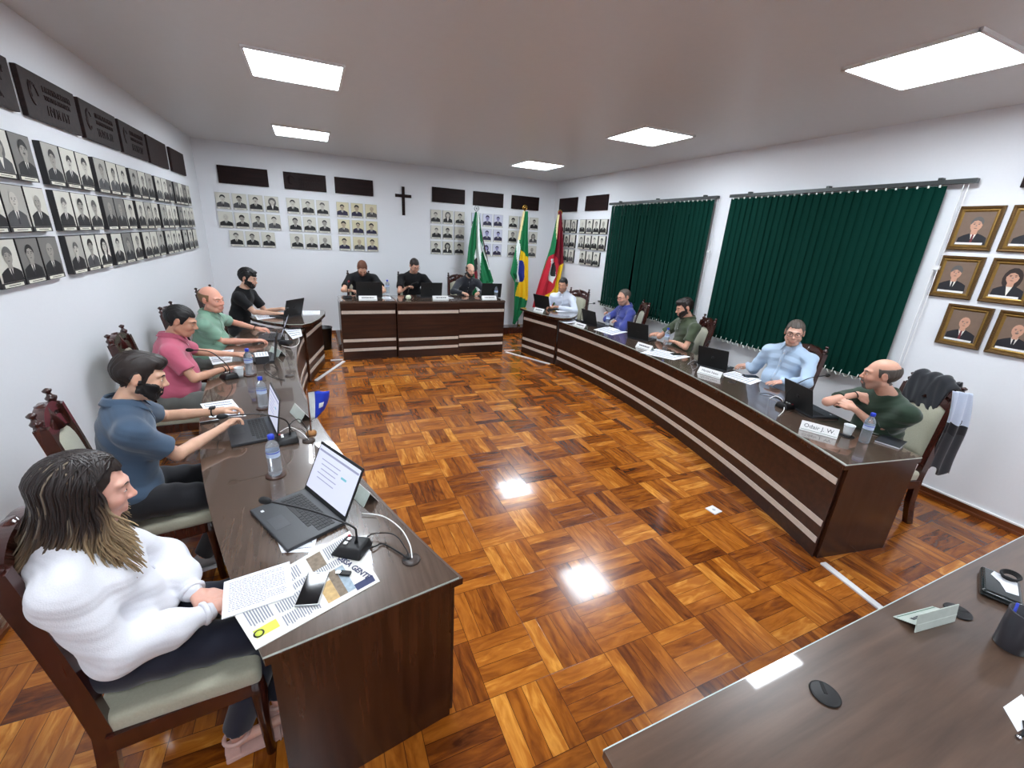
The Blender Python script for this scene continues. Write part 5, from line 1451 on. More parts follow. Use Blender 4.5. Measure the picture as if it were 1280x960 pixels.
# ---- 6, 7, 8: behind the head desk, on the platform
PZ = 0.09
chair_for(0.73, 8.16, 180, CH+'reddish-haired man at the head desk', PZ)
p = Person('man with reddish receding hair in a black t-shirt bent over the head desk', (0.745, 7.86, 1.335), 180, 182, -48, 0, (0.73, 8.16, 0.665),
           {'R': dict(w=at(437, 363, 0.965), e=(0.40, 7.72, 0.97), d=(0.55, -0.8, 0), curl=0.6),
            'L': dict(w=at(474, 366, 0.965), e=(1.08, 7.72, 0.97), d=(-0.45, -0.9, 0), curl=0.6)}, (216, 168, 142), 0.006, wide=1.12)
p.legs(0.14, 0.40, zf=PZ); p.build(); p.shirt(F_BLACK, 'short', 0.0, 0.08, 0.022, 0.003, seed=3); p.trousers_(F_DARK); p.shoes(M_BLACK, zf=PZ)
p.hair(H_RED, 'short', 2, 1.2, 0.004, 0.030); p.hair(H_RED, 'beard', 2, 0.7, 0.004, name='beard'); p.brow(H_RED)
p.watch('R', M_INKB, 0.030)
chair_for(1.63, 8.16, 180, CH+'man with glasses in the middle of the head desk', PZ)
p = Person('man with glasses and a black t-shirt in the middle seat of the head desk', (1.625, 7.86, 1.395), 180, 168, -24, 0, (1.63, 8.16, 0.665),
           {'R': dict(w=at(507, 360, 1.0), e=(1.33, 7.74, 0.97), d=(0.7, -0.5, 0.4), curl=0.9, n=(0.3, -0.3, 0.9)),
            'L': dict(w=at(540, 366, 0.97), e=(1.97, 7.75, 0.97), d=(-0.4, -0.9, 0), curl=0.5)}, (206, 156, 132), 0.006, wide=1.12)
p.legs(0.14, 0.40, zf=PZ); p.build(beard='stubble'); p.shirt(F_BLACK, 'short', 0.0, 0.076, 0.022, 0.003, seed=5); p.trousers_(F_DARK); p.shoes(M_BLACK, zf=PZ)
p.hair(H_BROWN, 'fade', 2, 1.1, 0.004, 0.006); p.brow(H_BROWN); p.glasses(); p.watch('R', M_INKB, 0.028)
chair_for(2.62, 8.16, 176, CH+'balding man beside the leaning flag pole', PZ)
p = Person('balding bearded man in a charcoal shirt at the right seat of the head desk', (2.66, 7.86, 1.345), 182, 178, -10, 4, (2.62, 8.14, 0.665),
           {'R': dict(w=at(578, 366, 0.97), e=(2.30, 7.76, 0.97), d=(0.3, -0.9, 0), curl=0.5),
            'L': dict(w=at(598, 366, 0.97), e=(2.95, 7.78, 0.97), d=(-0.5, -0.8, 0), curl=0.5)}, (214, 168, 144), 0.006, wide=1.0)
p.legs(0.14, 0.40, zf=PZ); p.build(); p.shirt(F_CHAR, 'long', 0.0, 0.066, 0.018, 0.004, seed=6); p.collar(F_CHAR, 0.064, 0.03); shirt_front(p, 0.3, F_CHAR, M_BTN, 4); p.trousers_(F_DARK); p.shoes(M_BLACK, zf=PZ)
p.hair(H_BROWN, 'bald', 2, 1.0, 0.004); p.hair(H_BROWN, 'beard', 2, 0.6, 0.004, name='beard'); p.brow(H_BROWN)
# ---- 9: white shirt, right corner desk
chair_for(4.22, 6.72, 236, CH+'man in the white shirt at the right corner desk')
p = Person('dark-haired man in a white shirt at the right corner desk before the flags', (3.97, 6.66, 1.235), 236, 226, -8, 0, (4.18, 6.74, 0.575),
           {'R': dict(w=at(697, 386, 0.88), d=(-0.7, -0.3, 0.2), curl=0.7, n=(0.2, 0.5, 0.8), e=(3.88, 6.93, 0.86)),
            'L': dict(w=at(699, 384, 0.86), e=(4.10, 6.42, 0.86), d=(-0.9, 0.3, 0.1), curl=0.6)}, (200, 150, 124), 0.006, wide=1.05)
p.legs(0.14, 0.36); p.build(beard='stubble'); p.shirt(F_WSHIRT, 'long', 0.0, 0.066, 0.02, 0.004, seed=8); p.collar(F_WSHIRT, 0.066, 0.034); shirt_front(p, 0.3, F_WSHIRT, M_BTN, 4)
p.trousers_(F_DARK); p.shoes(M_BLACK); p.hair(H_BLACK, 'short', 2, 1.0, 0.004, 0.006); p.brow(H_BLACK)
# ---- 10: blue shirt, phone in hand
chair_for(4.45, 5.50, 296, CH+'smiling man in the royal blue shirt')
p = Person('smiling man with glasses in a royal blue shirt holding a phone', (4.28, 5.35, 1.215), 284, 268, -14, 0, (4.43, 5.44, 0.575),
           {'R': dict(w=at(768, 391, 0.88), d=(-0.8, 0.25, 0.35), e=(4.20, 5.60, 0.83), curl=0.8, n=(0.3, 0.3, 0.9)),
            'L': dict(w=at(776, 398, 0.84), e=(4.18, 5.14, 0.80), d=(-0.75, 0.6, 0.2), curl=0.7)}, (206, 156, 134), 0.0052, wide=1.12, belly=0.03)
p.legs(0.15, 0.40); p.build(beard='stubble'); p.shirt(F_BLUE, 'long', 0.0, 0.068, 0.022, 0.004, seed=11); p.collar(F_BLUE, 0.068, 0.034); shirt_front(p, 0.3, F_BLUE, M_BTN, 4)
p.trousers_(F_DARK); p.shoes(M_BLACK); p.hair(H_GREY, 'thin', 2, 1.0, 0.004, 0.01); p.brow(H_GREY); p.glasses()
P10 = tuple(p.wr['R']+nrm(np.array([-0.8, 0.25, 0.35]))*0.10+np.array([0, 0, 0.02]))
# ---- 11: olive polo
chair_for(4.42, 4.22, 296, CH+'bearded man in the olive polo')
p = Person('bearded man with swept-up dark hair in an olive polo, forearms on the desk', (4.32, 4.16, 1.25), 286, 292, -18, 0, (4.42, 4.20, 0.575),
           {'R': dict(w=at(823, 417, 0.79), d=(-0.9, 0.1, 0), e=(4.30, 4.50, 0.79), curl=0.6),
            'L': dict(w=at(836, 423, 0.79), e=(4.22, 3.93, 0.79), d=(-0.45, 0.85, 0), curl=0.6)}, (208, 156, 132), 0.005, wide=1.08)
p.legs(0.14, 0.40); p.build(); p.shirt(F_OLIVE, 'short', 0.0, 0.07, 0.02, 0.004, seed=12); p.collar(F_OLIVE, 0.066, 0.034); shirt_front(p, 0.14, F_OLIVE, M_BTN, 2)
p.trousers_(F_DARK); p.shoes(M_BLACK); p.hair(H_BROWN, 'quiff', 2, 1.1, 0.004, 0.006, burn=-0.03); p.hair(H_BROWN, 'beard', 2, 0.7, 0.004, name='beard'); p.brow(H_BLACK)
# ---- 12: light blue shirt
chair_for(4.27, 2.74, 284, CH+'man in the light blue shirt')
p = Person('man with glasses in a light blue shirt looking towards the camera', (4.17, 2.60, 1.275), 262, 238, -6, 0, (4.28, 2.70, 0.575),
           {'R': dict(w=at(937, 458, 0.79), e=(4.22, 2.96, 0.80), d=(-0.9, 0.15, -0.05), curl=0.45),
            'L': dict(w=at(981, 477, 0.805), e=(4.12, 2.34, 0.86), d=(-0.95, 0.25, -0.12), curl=0.15, spread=1.6)}, (206, 160, 140), 0.005, wide=1.1, belly=0.03)
p.legs(0.14, 0.40); p.build(); p.shirt(F_LIGHT, 'long', 0.0, 0.068, 0.022, 0.0045, seed=14, h=0.005); p.collar(F_LIGHT, 0.067, 0.036); shirt_front(p, 0.32, F_LIGHT, M_BTN, 5)
p.trousers_(F_DARK); p.shoes(M_BLACK); p.hair(H_GREY, 'short', 2, 0.9, 0.004, 0.01); p.brow(H_GREY); p.glasses()
# ---- 13: dark green t-shirt, grey goatee
chair_for(3.97, 1.60, 286, CH+'bald man, jackets over its back')
p = Person('bald man with a grey goatee and dark green t-shirt, arms crossed on the desk', (3.75, 1.64, 1.19), 288, 322, -4, 2, (3.96, 1.62, 0.575),
           {'R': dict(w=at(1068, 494, 0.98), e=at(1034, 502, 0.91), d=(0.1, -0.9, -0.2), n=(-0.7, 0.0, 0.7), curl=0.8),
            'L': dict(w=at(1074, 516, 0.88), e=at(1100, 535, 0.79), d=(-0.2, 0.75, 0.2), n=(-0.7, 0, 0.7), curl=0.6)}, (206, 156, 134), 0.0045, wide=1.12, belly=0.03, back=0.05)
p.legs(0.14, 0.40); p.build(beard='stubble'); p.shirt(F_FOREST, 'short', 0.0, 0.074, 0.024, 0.0045, seed=15, h=0.005)
p.trousers_(F_DARK); p.shoes(M_BLACK); p.hair(H_GREY, 'bald', 2, 1.0, 0.0035); p.hair(H_SALT, 'goatee', 2, 1.0, 0.003, name='goatee'); p.brow(H_GREY); p.watch('R', M_INKB, 0.027)
# ================================================================== things on the desks
Z1 = 0.7435            # top of the glass on the curved desks
Z2 = 0.806             # corner desks
Z3 = HD+0.0085         # head desk
ZN = 0.7505            # foreground desk
def heading(v): return math.atan2(v[1], v[0])-PI/2      # rz that turns local +y along v
def laptop(label, hinge, yaw, z, tilt=105, w=0.345, d=0.235, screen=True, group='laptops on the desks'):
    """hinge: centre of the hinge line; yaw: direction the screen faces, in degrees like the people"""
    t = thing('laptop', label, 'laptop', (hinge[0], hinge[1], z), -math.radians(yaw), group)
    mb = MB(); mb.box((0, d/2, 0.009), (w, d, 0.016), M_LAPTOP, bev=0.005); b = mb.build('base', t)
    mb = MB(); rows = [14, 14, 13, 12]
    kw = (w-0.05)/15
    for r_ in range(5):
        n = 15 if r_ < 4 else 8
        for k in range(n):
            ww = kw if r_ < 4 else (kw*1 if k != 3 else kw*5.5)
            x = (-w/2+0.025+kw*(k+0.5)) if r_ < 4 else (-w/2+0.025+(kw*(k+0.5) if k < 3 else (kw*3+kw*2.75 if k == 3 else kw*(8.5+(k-4)+0.5+0.0))))
            mb.box((-x, 0.045+r_*0.0195, 0.0178), (ww-0.0028, 0.0165, 0.002), M_KEY)
    mb.build('keyboard', b)
    mb = MB(); mb.box((0.01, d-0.052, 0.0172), (0.10, 0.062, 0.0008), mat('touchpad', (58, 60, 64), 0.4, bump=0.0)); mb.build('touchpad', b)
    mb = MB(); mb.box((w/2-0.05, d-0.035, 0.0174), (0.016, 0.012, 0.0006), M_PAPER); mb.build('sticker', b)
    M4 = T(0, 0.004, 0.017)@RX(math.radians(tilt-90))
    h = d*0.97
    mb = MB(); mb.box((0, 0, h/2), (w, 0.007, h), M_LAPLID, M4, bev=0.003); l = mb.build('lid', t)
    mb = MB(); mb.box((0, 0.0038, h/2+0.004), (w-0.018, 0.0012, h-0.034), M_SCREEN, M4); s_ = mb.build('screen', l)
    mb = MB()
    mb.box((0, 0.0046, h*0.86), (w-0.03, 0.0004, 0.010), M_SCR2, M4); mb.box((-w*0.22, 0.0046, h*0.62), (0.045, 0.0004, 0.010), M_SCR3, M4)
    for q in range(5): mb.box((w*0.12, 0.0046, h*(0.72-0.09*q)), (w*(0.45-0.05*(q % 3)), 0.0004, 0.004), M_SCR2, M4)
    mb.build('screen_content', s_)
    mb = MB(); mb.lathe([(0.016, 0), (0.016, 0.001)], M_KEY, 20, M4@T(0, -0.0036, h*0.52)@RX(PI/2)); mb.build('lid_emblem', l)
    return t
def laptop_px(label, a, b, z, tilt=107):
    """laptop whose hinge line runs between two points of the photograph, screen turned away"""
    A, B = at(a[0], a[1], z), at(b[0], b[1], z); d = B-A; nrm_ = Vector((d.y, -d.x, 0))
    if nrm_.dot(A) < 0: nrm_ = -nrm_
    c = (A+B)/2; return laptop(label, (c.x, c.y), math.degrees(math.atan2(nrm_.x, nrm_.y)), z, tilt, min(0.38, max(0.32, d.length)), 0.24)
M_SCREEN = emis('lit_screen', (206, 210, 232), 0.75); M_SCR2 = emis('screen_grey', (150, 154, 180), 0.6); M_SCR3 = emis('screen_teal', (110, 178, 190), 0.7)
def bottle(label, x, y, z, fill=0.8, coaster=True, cap=True, lab=True, s=1.0):
    t = thing('water_bottle', label, 'water bottle', (x, y, z), rnd.uniform(0, 6), 'plastic water bottles')
    zc = 0.0
    if coaster:
        mb = MB(); mb.lathe([(0.046, 0), (0.049, 0.003), (0.046, 0.006), (0.04, 0.006)], mat('coaster_wood', (62, 36, 24), 0.4), 24); mb.build('coaster', t); zc = 0.0065
    R = 0.0325*s; prof = [(0.004, 0.002), (R*0.8, 0.0), (R, 0.010), (R*0.985, 0.03), (R*0.955, 0.036), (R*0.985, 0.042), (R*0.985, 0.065), (R*0.955, 0.071), (R*0.985, 0.077), (R, 0.105), (R*0.97, 0.135), (R, 0.142), (R, 0.16), (R*0.88, 0.175), (R*0.55, 0.192), (0.0135, 0.200), (0.0135, 0.210)]
    mb = MB(); mb.lathe([(r, zz*s+zc) for r, zz in prof], M_WATERB, 28); mb.build('bottle_body', t)
    if lab:
        mb = MB(); mb.lathe([(R*1.004, 0.108*s+zc), (R*0.99, 0.120*s+zc), (R*0.99, 0.134*s+zc), (R*1.01, 0.142*s+zc)], M_LABEL, 28, caps=False)
        mb.lathe([(R*1.008, 0.132*s+zc), (R*1.012, 0.137*s+zc)], M_CAPBLUE, 28, caps=False); mb.build('label_band', t)
    if cap:
        mb = MB(); mb.lathe([(0.0155, 0.205*s+zc), (0.0158, 0.212*s+zc), (0.0155, 0.226*s+zc), (0.013, 0.229*s+zc)], M_CAPBLUE, 24); mb.build('cap', t)
    return t
def cup(label, x, y, z):
    t = thing('plastic_cup', label, 'cup', (x, y, z), 0, 'white plastic cups')
    mb = MB(); mb.lathe([(0.001, 0.003), (0.024, 0.003), (0.025, 0.0), (0.028, 0.025), (0.033, 0.07), (0.035, 0.082), (0.0365, 0.083), (0.036, 0.080), (0.032, 0.065), (0.026, 0.012), (0.001, 0.008)], M_CUP, 28, caps=False); mb.build('cup_wall', t)
    mb = MB()
    for zz in (0.03, 0.045, 0.06): mb.tube([((0.0255+zz*0.105+0.001)*math.cos(a), (0.0255+zz*0.105+0.001)*math.sin(a), zz) for a in [2*PI*k/24 for k in range(24)]], 0.0008, M_CUP, 4, closed=True)
    mb.build('ribs', t)
def microphone(label, x, y, z, yaw, reach, height, side=0.0, color=None):
    """gooseneck microphone; yaw: direction the neck leans to; base at (x, y)"""
    t = thing('gooseneck_microphone', label, 'microphone', (x, y, z), -math.radians(yaw), 'gooseneck microphones on the desks')
    mb = MB(); bm = bmesh.new(); bmesh.ops.create_cube(bm, size=1)
    for v in bm.verts: v.co = Vector((v.co.x*(0.115 if v.co.z < 0 else 0.085), v.co.y*(0.135 if v.co.z < 0 else 0.10)-0.01*(v.co.z > 0), (v.co.z+0.5)*(0.034+0.012*(v.co.y < 0))))
    bmesh.ops.bevel(bm, geom=list(bm.edges), offset=0.012, segments=3, profile=0.6, affect='EDGES'); mb.bm(bm, M_BLACK, None, True); mb.build('base', t)
    mb = MB(); mb.box((0.014, 0.018, 0.041), (0.016, 0.014, 0.004), M_WHITE, bev=0.001); mb.box((-0.012, 0.018, 0.041), (0.016, 0.014, 0.004), M_WHITE, bev=0.001); mb.box((0.035, 0.03, 0.038), (0.010, 0.010, 0.004), mat('red_button', (170, 30, 50), 0.4, bump=0)); mb.build('button', t)
    P = [Vector((0, -0.02, 0.03)), Vector((0, -0.025, 0.09)), Vector((side*0.2, 0.0, height*0.55+0.03)), Vector((side*0.5, reach*0.45, height*0.95)), Vector((side, reach, height))]
    def cr(t_):
        n = len(P)-1; k = min(int(t_*n), n-1); u = t_*n-k
        p0, p1, p2, p3 = P[max(k-1, 0)], P[k], P[k+1], P[min(k+2, n)]
        return 0.5*((2*p1)+(p2-p0)*u+(2*p0-5*p1+4*p2-p3)*u*u+(3*p1-3*p2+p3-p0)*u**3)
    pts = [cr(q/24) for q in range(25)]
    mb = MB(); mb.tube(pts, [0.008]*3+[0.0042]*22, M_BLACK, 8); mb.build('gooseneck', t)
    d = (pts[-1]-pts[-3]).normalized(); e = pts[-1]
    mb = MB(); mb.tube([e-d*0.01, e, e+d*0.012, e+d*0.030, e+d*0.040, e+d*0.045], [0.006, 0.011, 0.0155, 0.0155, 0.011, 0.003], color or M_INKB, 12); mb.build('foam_head', t)
    return t
def name_plate(label, x, y, z, yaw, body=None, w=0.24, face=None, size=0.035, lean=32, blean=-32):
    """folded acrylic name plate; yaw: direction the readable side faces"""
    t = thing('name_plate', label, 'name plate', (x, y, z), -math.radians(yaw), 'name plates on the desks')
    h = 0.075; a = math.radians(28)
    M4 = T(0, 0.022, 0.001)@RX(-a*-1)@T(0, 0, 0)
    mb = MB(); m1 = T(0, 0.028, 0)@RX(math.radians(lean)); mb.box((0, 0, h/2), (w, 0.003, h), face or M_WHITE, m1); f = mb.build('front_face', t)
    m2 = T(0, -0.050 if lean < 50 else -0.042, 0)@RX(math.radians(blean)); mb = MB(); mb.box((0, 0, h/2), (w, 0.003, h*0.96), M_GLASSEDGE, m2); mb.build('back_face', t)
    mb = MB(); mb.box((0, 0.0022, 0.010), (w*0.96, 0.0006, 0.003), mat('plate_green_line', (40, 96, 70), 0.5, bump=0), m1); mb.build('printed_line', f)
    if body: text_mesh(body, size, M_INK, f, 'lettering', m1@T(0, 0.0022, h*0.55)@RZ(PI)@RX(PI/2))
    else:
        mb = MB(); r = random.Random(int(abs(x*1000+y*77))); xx = -w*0.33
        while xx < w*0.33:
            ww = r.uniform(0.006, 0.012); mb.box((xx, 0.0022, h*0.55), (ww, 0.0006, r.choice((0.014, 0.018, 0.02))), M_INK, m1); xx += ww+0.004
        mb.build('faint_lettering', f)
    return t
def sheet(name, label, cat, corners, z, th=0.0006, m=None, lines=0, group=None, curl=0.0):
    """paper with its corners given clockwise from the top left of the text"""
    C = [Vector(c) for c in corners]; c0 = sum(C, Vector((0, 0, 0)))/4
    t = thing(name, label, cat, (c0.x, c0.y, z), 0, group)
    def P(u, v, dz=0.0):
        p = C[0].lerp(C[1], u).lerp(C[3].lerp(C[2], u), v)-c0; return (p.x, p.y, th+dz+curl*(2*v-1)**2*abs(2*u-1))
    mb = MB(); n = 8
    mb.grid(lambda u, v: P(u, v), n, n, m or M_PAPER, smooth=False); mb.grid(lambda u, v: (P(u, v)[0], P(u, v)[1], P(u, v)[2]-th), n, n, m or M_PAPER, smooth=False)
    for e in range(4):
        f = [lambda s_: P(s_, 0), lambda s_: P(1, s_), lambda s_: P(1-s_, 1), lambda s_: P(0, 1-s_)][e]
        vs = [q for k in range(n+1) for q in (f(k/n), (f(k/n)[0], f(k/n)[1], f(k/n)[2]-th))]
        mb.add(vs, [(2*k, 2*k+1, 2*k+3, 2*k+2) for k in range(n)], m or M_PAPER)
    mb.build('page', t)
    if lines:
        mb = MB(); r = random.Random(lines)
        for k in range(lines):
            v = 0.10+0.82*k/lines; u = 0.08; e = 0.9 if r.random() < 0.8 else 0.6
            while u < e:
                w = r.uniform(0.02, 0.07); dv = 0.30/lines
                q = [P(u, v, 0.0004), P(min(u+w, e), v, 0.0004), P(min(u+w, e), v+dv, 0.0004), P(u, v+dv, 0.0004)]
                mb.add(q, [(0, 1, 2, 3)], M_INKL); u += w+0.012
        mb.build('printed_lines', t)
    return t, P
M_JK = fabric('jacket_black', (26, 28, 34)); M_JW = fabric('jacket_white', (196, 208, 228))
M_INKL = mat('print_grey_ink', (120, 124, 140), 0.8, bump=0.0)
def quad(mb, P, u0, v0, u1, v1, m, dz=0.0003): mb.add([P(u0, v0, dz), P(u1, v0, dz), P(u1, v1, dz), P(u0, v1, dz)], [(0, 1, 2, 3)], m)
def phone(label, x, y, z, ang, w=0.072, l=0.148, body=None):
    t = thing('smartphone', label, 'phone', (x, y, z), ang, 'phones on the desks')
    mb = MB(); mb.box((0, 0, 0.0045), (w, l, 0.008), body or M_SILVER, bev=0.0028); b = mb.build('body', t)
    mb = MB(); mb.box((0, 0, 0.0088), (w-0.005, l-0.005, 0.0008), mat('phone_glass', (10, 10, 14), 0.06, bump=0.0)); mb.build('screen', t)
    mb = MB(); mb.box((0, l/2-0.008, 0.0094), (0.014, 0.003, 0.0003), M_LAPTOP); mb.build('camera_slot', b); return t
def cable(label, pts, r=0.003, m=None, cat='cable', group='cables on the desks'):
    """smooth cable through the points"""
    P = [Vector(p) for p in pts]; out = []; n = len(P)-1
    for k in range(n):
        p0, p1, p2, p3 = P[max(k-1, 0)], P[k], P[k+1], P[min(k+2, n)]
        for q in range(6):
            u = q/6; out.append(0.5*((2*p1)+(p2-p0)*u+(2*p0-5*p1+4*p2-p3)*u*u+(3*p1-3*p2+p3-p0)*u**3))
    out.append(P[-1]); o0 = out[0].copy(); mb = MB(); mb.tube([q-o0 for q in out], r, m or M_INKB, 7)
    o = mb.build('cable', None, tuple(o0)); tag(o, label, cat, group); return o
# ---- left desk, woman's place
laptop('open laptop with lit white screen in front of the woman', (-0.045, 1.905), 244, Z1, 116, 0.375, 0.255)
bottle('nearest blue-capped water bottle on a round coaster on the left desk', *at(345, 594, Z1)[:2], Z1)
p = at(440, 688, Z1)
microphone('nearest black gooseneck microphone, its base on the newspaper', p.x, p.y, Z1+0.0025, 305, 0.36, 0.165, side=0.0)
# grommets with cables
mb_t = None
g1 = at(514, 700, Z1)
def tgrommet(label, p, r=0.035):
    t = thing('cable_grommet', label, 'cable grommet', (p[0], p[1], Z1-0.0), 0, 'round cable grommets on the desks')
    mb = MB(); mb.lathe([(r, 0), (r*1.05, 0.002), (r, 0.006), (r*0.4, 0.008)], mat('grommet_brown', (58, 48, 44), 0.4), 26); mb.build('cover', t)
    mb = MB(); mb.box((-r*0.5, 0.0, 0.0075), (r*0.9, 0.012, 0.001), M_INKB); mb.build('slot', t); return t
tgrommet('round cable grommet at the near corner of the left desk', g1)
cable('black cable from the near microphone to the corner grommet', [p+Vector((0.03, -0.03, 0.015)), p+Vector((0.09, -0.02, 0.012)), at(480, 680, Z1+0.006), g1+Vector((-0.02, 0.015, 0.012)), g1+Vector((-0.012, 0, 0.006))], 0.0035)
cable('second black cable looping over the near left desk', [p+Vector((0.04, 0.0, 0.012)), p+Vector((0.08, 0.05, 0.02)), at(492, 668, Z1+0.03), g1+Vector((-0.01, 0.04, 0.02)), g1+Vector((-0.008, 0.004, 0.006))], 0.0025)
cable('white cable curving from the laptop to the corner grommet', [at(452, 642, Z1+0.01), at(478, 645, Z1+0.012), at(500, 660, Z1+0.03), at(512, 680, Z1+0.03), g1+Vector((0.004, 0.002, 0.006))], 0.0026, M_WHITE)
# newspaper
news = [at(391, 662, Z1), at(474, 727, Z1), at(318, 813, Z1), at(276, 740, Z1)]
news = [at(449, 678, Z1), at(474, 727, Z1), at(320, 812, Z1), at(300, 765, Z1)]
news = [at(437, 664, Z1), at(475, 727, Z1), at(320, 813, Z1), at(298, 772, Z1)]
t, P = sheet('newspaper', 'folded colour newspaper lying under the papers and phone', 'newspaper', [news[0], news[1], news[2], at(282, 752, Z1)], Z1, 0.0022, mat('newsprint', (214, 212, 206), 0.8))
mb = MB(); NB = mat('news_navy', (52, 58, 92), 0.7, bump=0); NP = mat('news_photo', (126, 112, 96), 0.7, scale=60, var=0.3, bump=0); NPB = mat('news_photo_sky', (150, 166, 178), 0.7, scale=60, var=0.2, bump=0); NY = mat('news_yellow', (206, 220, 84), 0.7, bump=0); NBr = mat('news_tan', (190, 160, 110), 0.7, scale=50, var=0.2, bump=0)
quad(mb, P, 0.86, 0.03, 0.96, 0.20, NB); quad(mb, P, 0.48, 0.20, 0.92, 0.34, NPB); quad(mb, P, 0.48, 0.27, 0.92, 0.34, NP, 0.0005); quad(mb, P, 0.60, 0.34, 0.92, 0.44, NBr)
quad(mb, P, 0.06, 0.30, 0.34, 0.42, NP); quad(mb, P, 0.72, 0.80, 0.86, 0.96, NY)
mb.build('printed_pictures', t)
mb = MB(); r = random.Random(3)
for (u0, u1, va, vb) in ((0.06, 0.30, 0.05, 0.28), (0.34, 0.46, 0.10, 0.7), (0.50, 0.70, 0.50, 0.76), (0.74, 0.93, 0.50, 0.76), (0.06, 0.30, 0.5, 0.9), (0.34, 0.68, 0.80, 0.95)):
    v = va
    while v < vb: quad(mb, P, u0, v, u0+(u1-u0)*r.uniform(0.8, 1), v+0.008, M_INKL, 0.0006); v += 0.018
mb.build('text_columns', t)
mb = MB(); c = P(0.80, 0.935, 0.0012); mb.lathe([(0.016, 0), (0.016, 0.0004)], M_INKB, 20, T(*c)); mb.lathe([(0.011, 0.0005), (0.011, 0.0007)], NY, 20, T(*c)); mb.build('round_emblem', t)
A, B_ = Vector(P(0.05, 0.05)), Vector(P(0.72, 0.05)); C_ = Vector(P(0.05, 0.2))
ang = math.atan2(B_.y-A.y, B_.x-A.x)
ta, tb = at(424, 697, Z1+0.003), at(461, 722, Z1+0.003); td = tb-ta; tm = (ta+tb)/2-t.location
text_mesh('OSSA GENTE', td.length/5.6, NB, t, 'masthead', T(tm.x, tm.y, 0.0036)@RZ(math.atan2(td.y, td.x)), bold=True)
# stapled papers in front of the woman
t, P = sheet('document', 'stapled text pages lying on the newspaper beside the woman', 'document', [at(280, 728, Z1+0.006), at(362, 702, Z1+0.006), at(368, 744, Z1+0.006), at(277, 774, Z1+0.006)], Z1+0.0035, 0.004, lines=17)
t, P = sheet('document', 'loose white sheet sticking out under the nearest laptop', 'document', [at(345, 672, Z1), at(400, 655, Z1), at(392, 690, Z1), at(352, 691, Z1)], Z1, 0.0005, lines=8)
t, P = sheet('document', 'white slip under the nearest microphone', 'document', [at(455, 672, Z1), at(464, 690, Z1), at(466, 705, Z1), at(448, 690, Z1)], Z1, 0.0005)
pp = at(391, 735, Z1+0.01); v1 = at(401, 712, Z1)-at(384, 757, Z1)
phone('silver-edged smartphone lying on the newspaper', pp.x, pp.y, Z1+0.0035, math.atan2(v1.y, v1.x)-PI/2, 0.078, 0.155)
t = thing('usb_stick', 'small black and silver usb stick on the newspaper', 'usb stick', tuple(at(432, 718, Z1+0.004)), -0.5)
mb = MB(); mb.box((0, 0, 0.006), (0.04, 0.02, 0.009), M_BLACK, bev=0.002); mb.build('case', t); mb = MB(); mb.box((-0.028, 0, 0.006), (0.016, 0.013, 0.005), M_CHROME); mb.build('plug', t)
q = at(455, 618, Z1); name_plate('name plate seen edge-on behind the nearest laptop', q.x-0.005, q.y, Z1, 68, None, 0.20)
# ---- second place
a = at(352, 548, Z1); b = at(336, 512, Z1); h = (Vector(a)+Vector(b))/2
laptop('open laptop with lit screen in front of the man in slate blue', (-0.32, 2.90), 258, Z1, 99, 0.36, 0.245)
bottle('blue-capped water bottle behind the second laptop, its label wrinkled', *at(330, 510, Z1)[:2], Z1)
q = at(358, 552, Z1); microphone('black gooseneck microphone beside the laptop of the man in slate blue', q.x, q.y, Z1, 262, 0.28, 0.21, side=0.02)
g2 = at(386, 551, Z1); tgrommet('round cable grommet by the small blue pennant', g2)
cable('black cable looping by the small pennant', [q+Vector((0.03, 0, 0.01)), at(372, 548, Z1+0.006), at(362, 532, Z1+0.03), at(374, 524, Z1+0.035), at(384, 538, Z1+0.02), g2+Vector((-0.005, 0, 0.006))], 0.003)
cable('pale cable from the second laptop to the pennant grommet', [at(350, 540, Z1+0.01), at(362, 534, Z1+0.02), at(376, 540, Z1+0.02), g2+Vector((0, 0, 0.006))], 0.0024, M_WHITE)
q = at(382, 524, Z1); name_plate('name plate leaning beside the small blue pennant', q.x-0.02, q.y+0.06, Z1, 72, None, 0.22)
t = thing('table_pennant', 'small blue pennant on a brown stand on the left desk edge', 'pennant', (g2.x+0.015, g2.y+0.10, Z1))
mb = MB(); mb.lathe([(0.030, 0), (0.032, 0.006), (0.026, 0.016), (0.008, 0.020)], mat('pennant_base', (160, 110, 60), 0.4), 22); mb.build('stand', t)
mb = MB(); mb.tube([(0, 0, 0.015), (0, 0.002, 0.30)], 0.004, M_SKIRT, 8); mb.tube([(0, 0, 0.28), (0.12, 0.015, 0.285)], 0.003, M_SKIRT, 8); mb.build('rod', t)
def pen(u, v): return (0.005+u*0.12*(1-0.35*v*v), 0.012*math.sin(u*6+v*2)+0.01*v, 0.28-v*0.20*(1-0.3*u))
mb = MB(); mb.grid(lambda u, v: pen(u*0.3, v), 4, 8, FW); mb.grid(lambda u, v: pen(0.3+u*0.7, v), 8, 8, M_CAPBLUE); mb.grid(lambda u, v: (pen(0.5+u*0.25, 0.45+v*0.2)[0], pen(0.5+u*0.25, 0.45+v*0.2)[1]-0.003, pen(0.5+u*0.25, 0.45+v*0.2)[2]), 3, 3, FW); mb.build('cloth', t, solid=0.0015)
t, P = sheet('document', 'white sheet under the forearm of the man in slate blue', 'document', [at(250, 505, Z1), at(290, 499, Z1), at(308, 520, Z1), at(262, 522, Z1)], Z1, 0.0006, lines=6)
t = thing('pen_pair', 'two slim pens lying by the wrist of the man in slate blue', 'pens', tuple(at(263, 528, Z1)), 0.2)
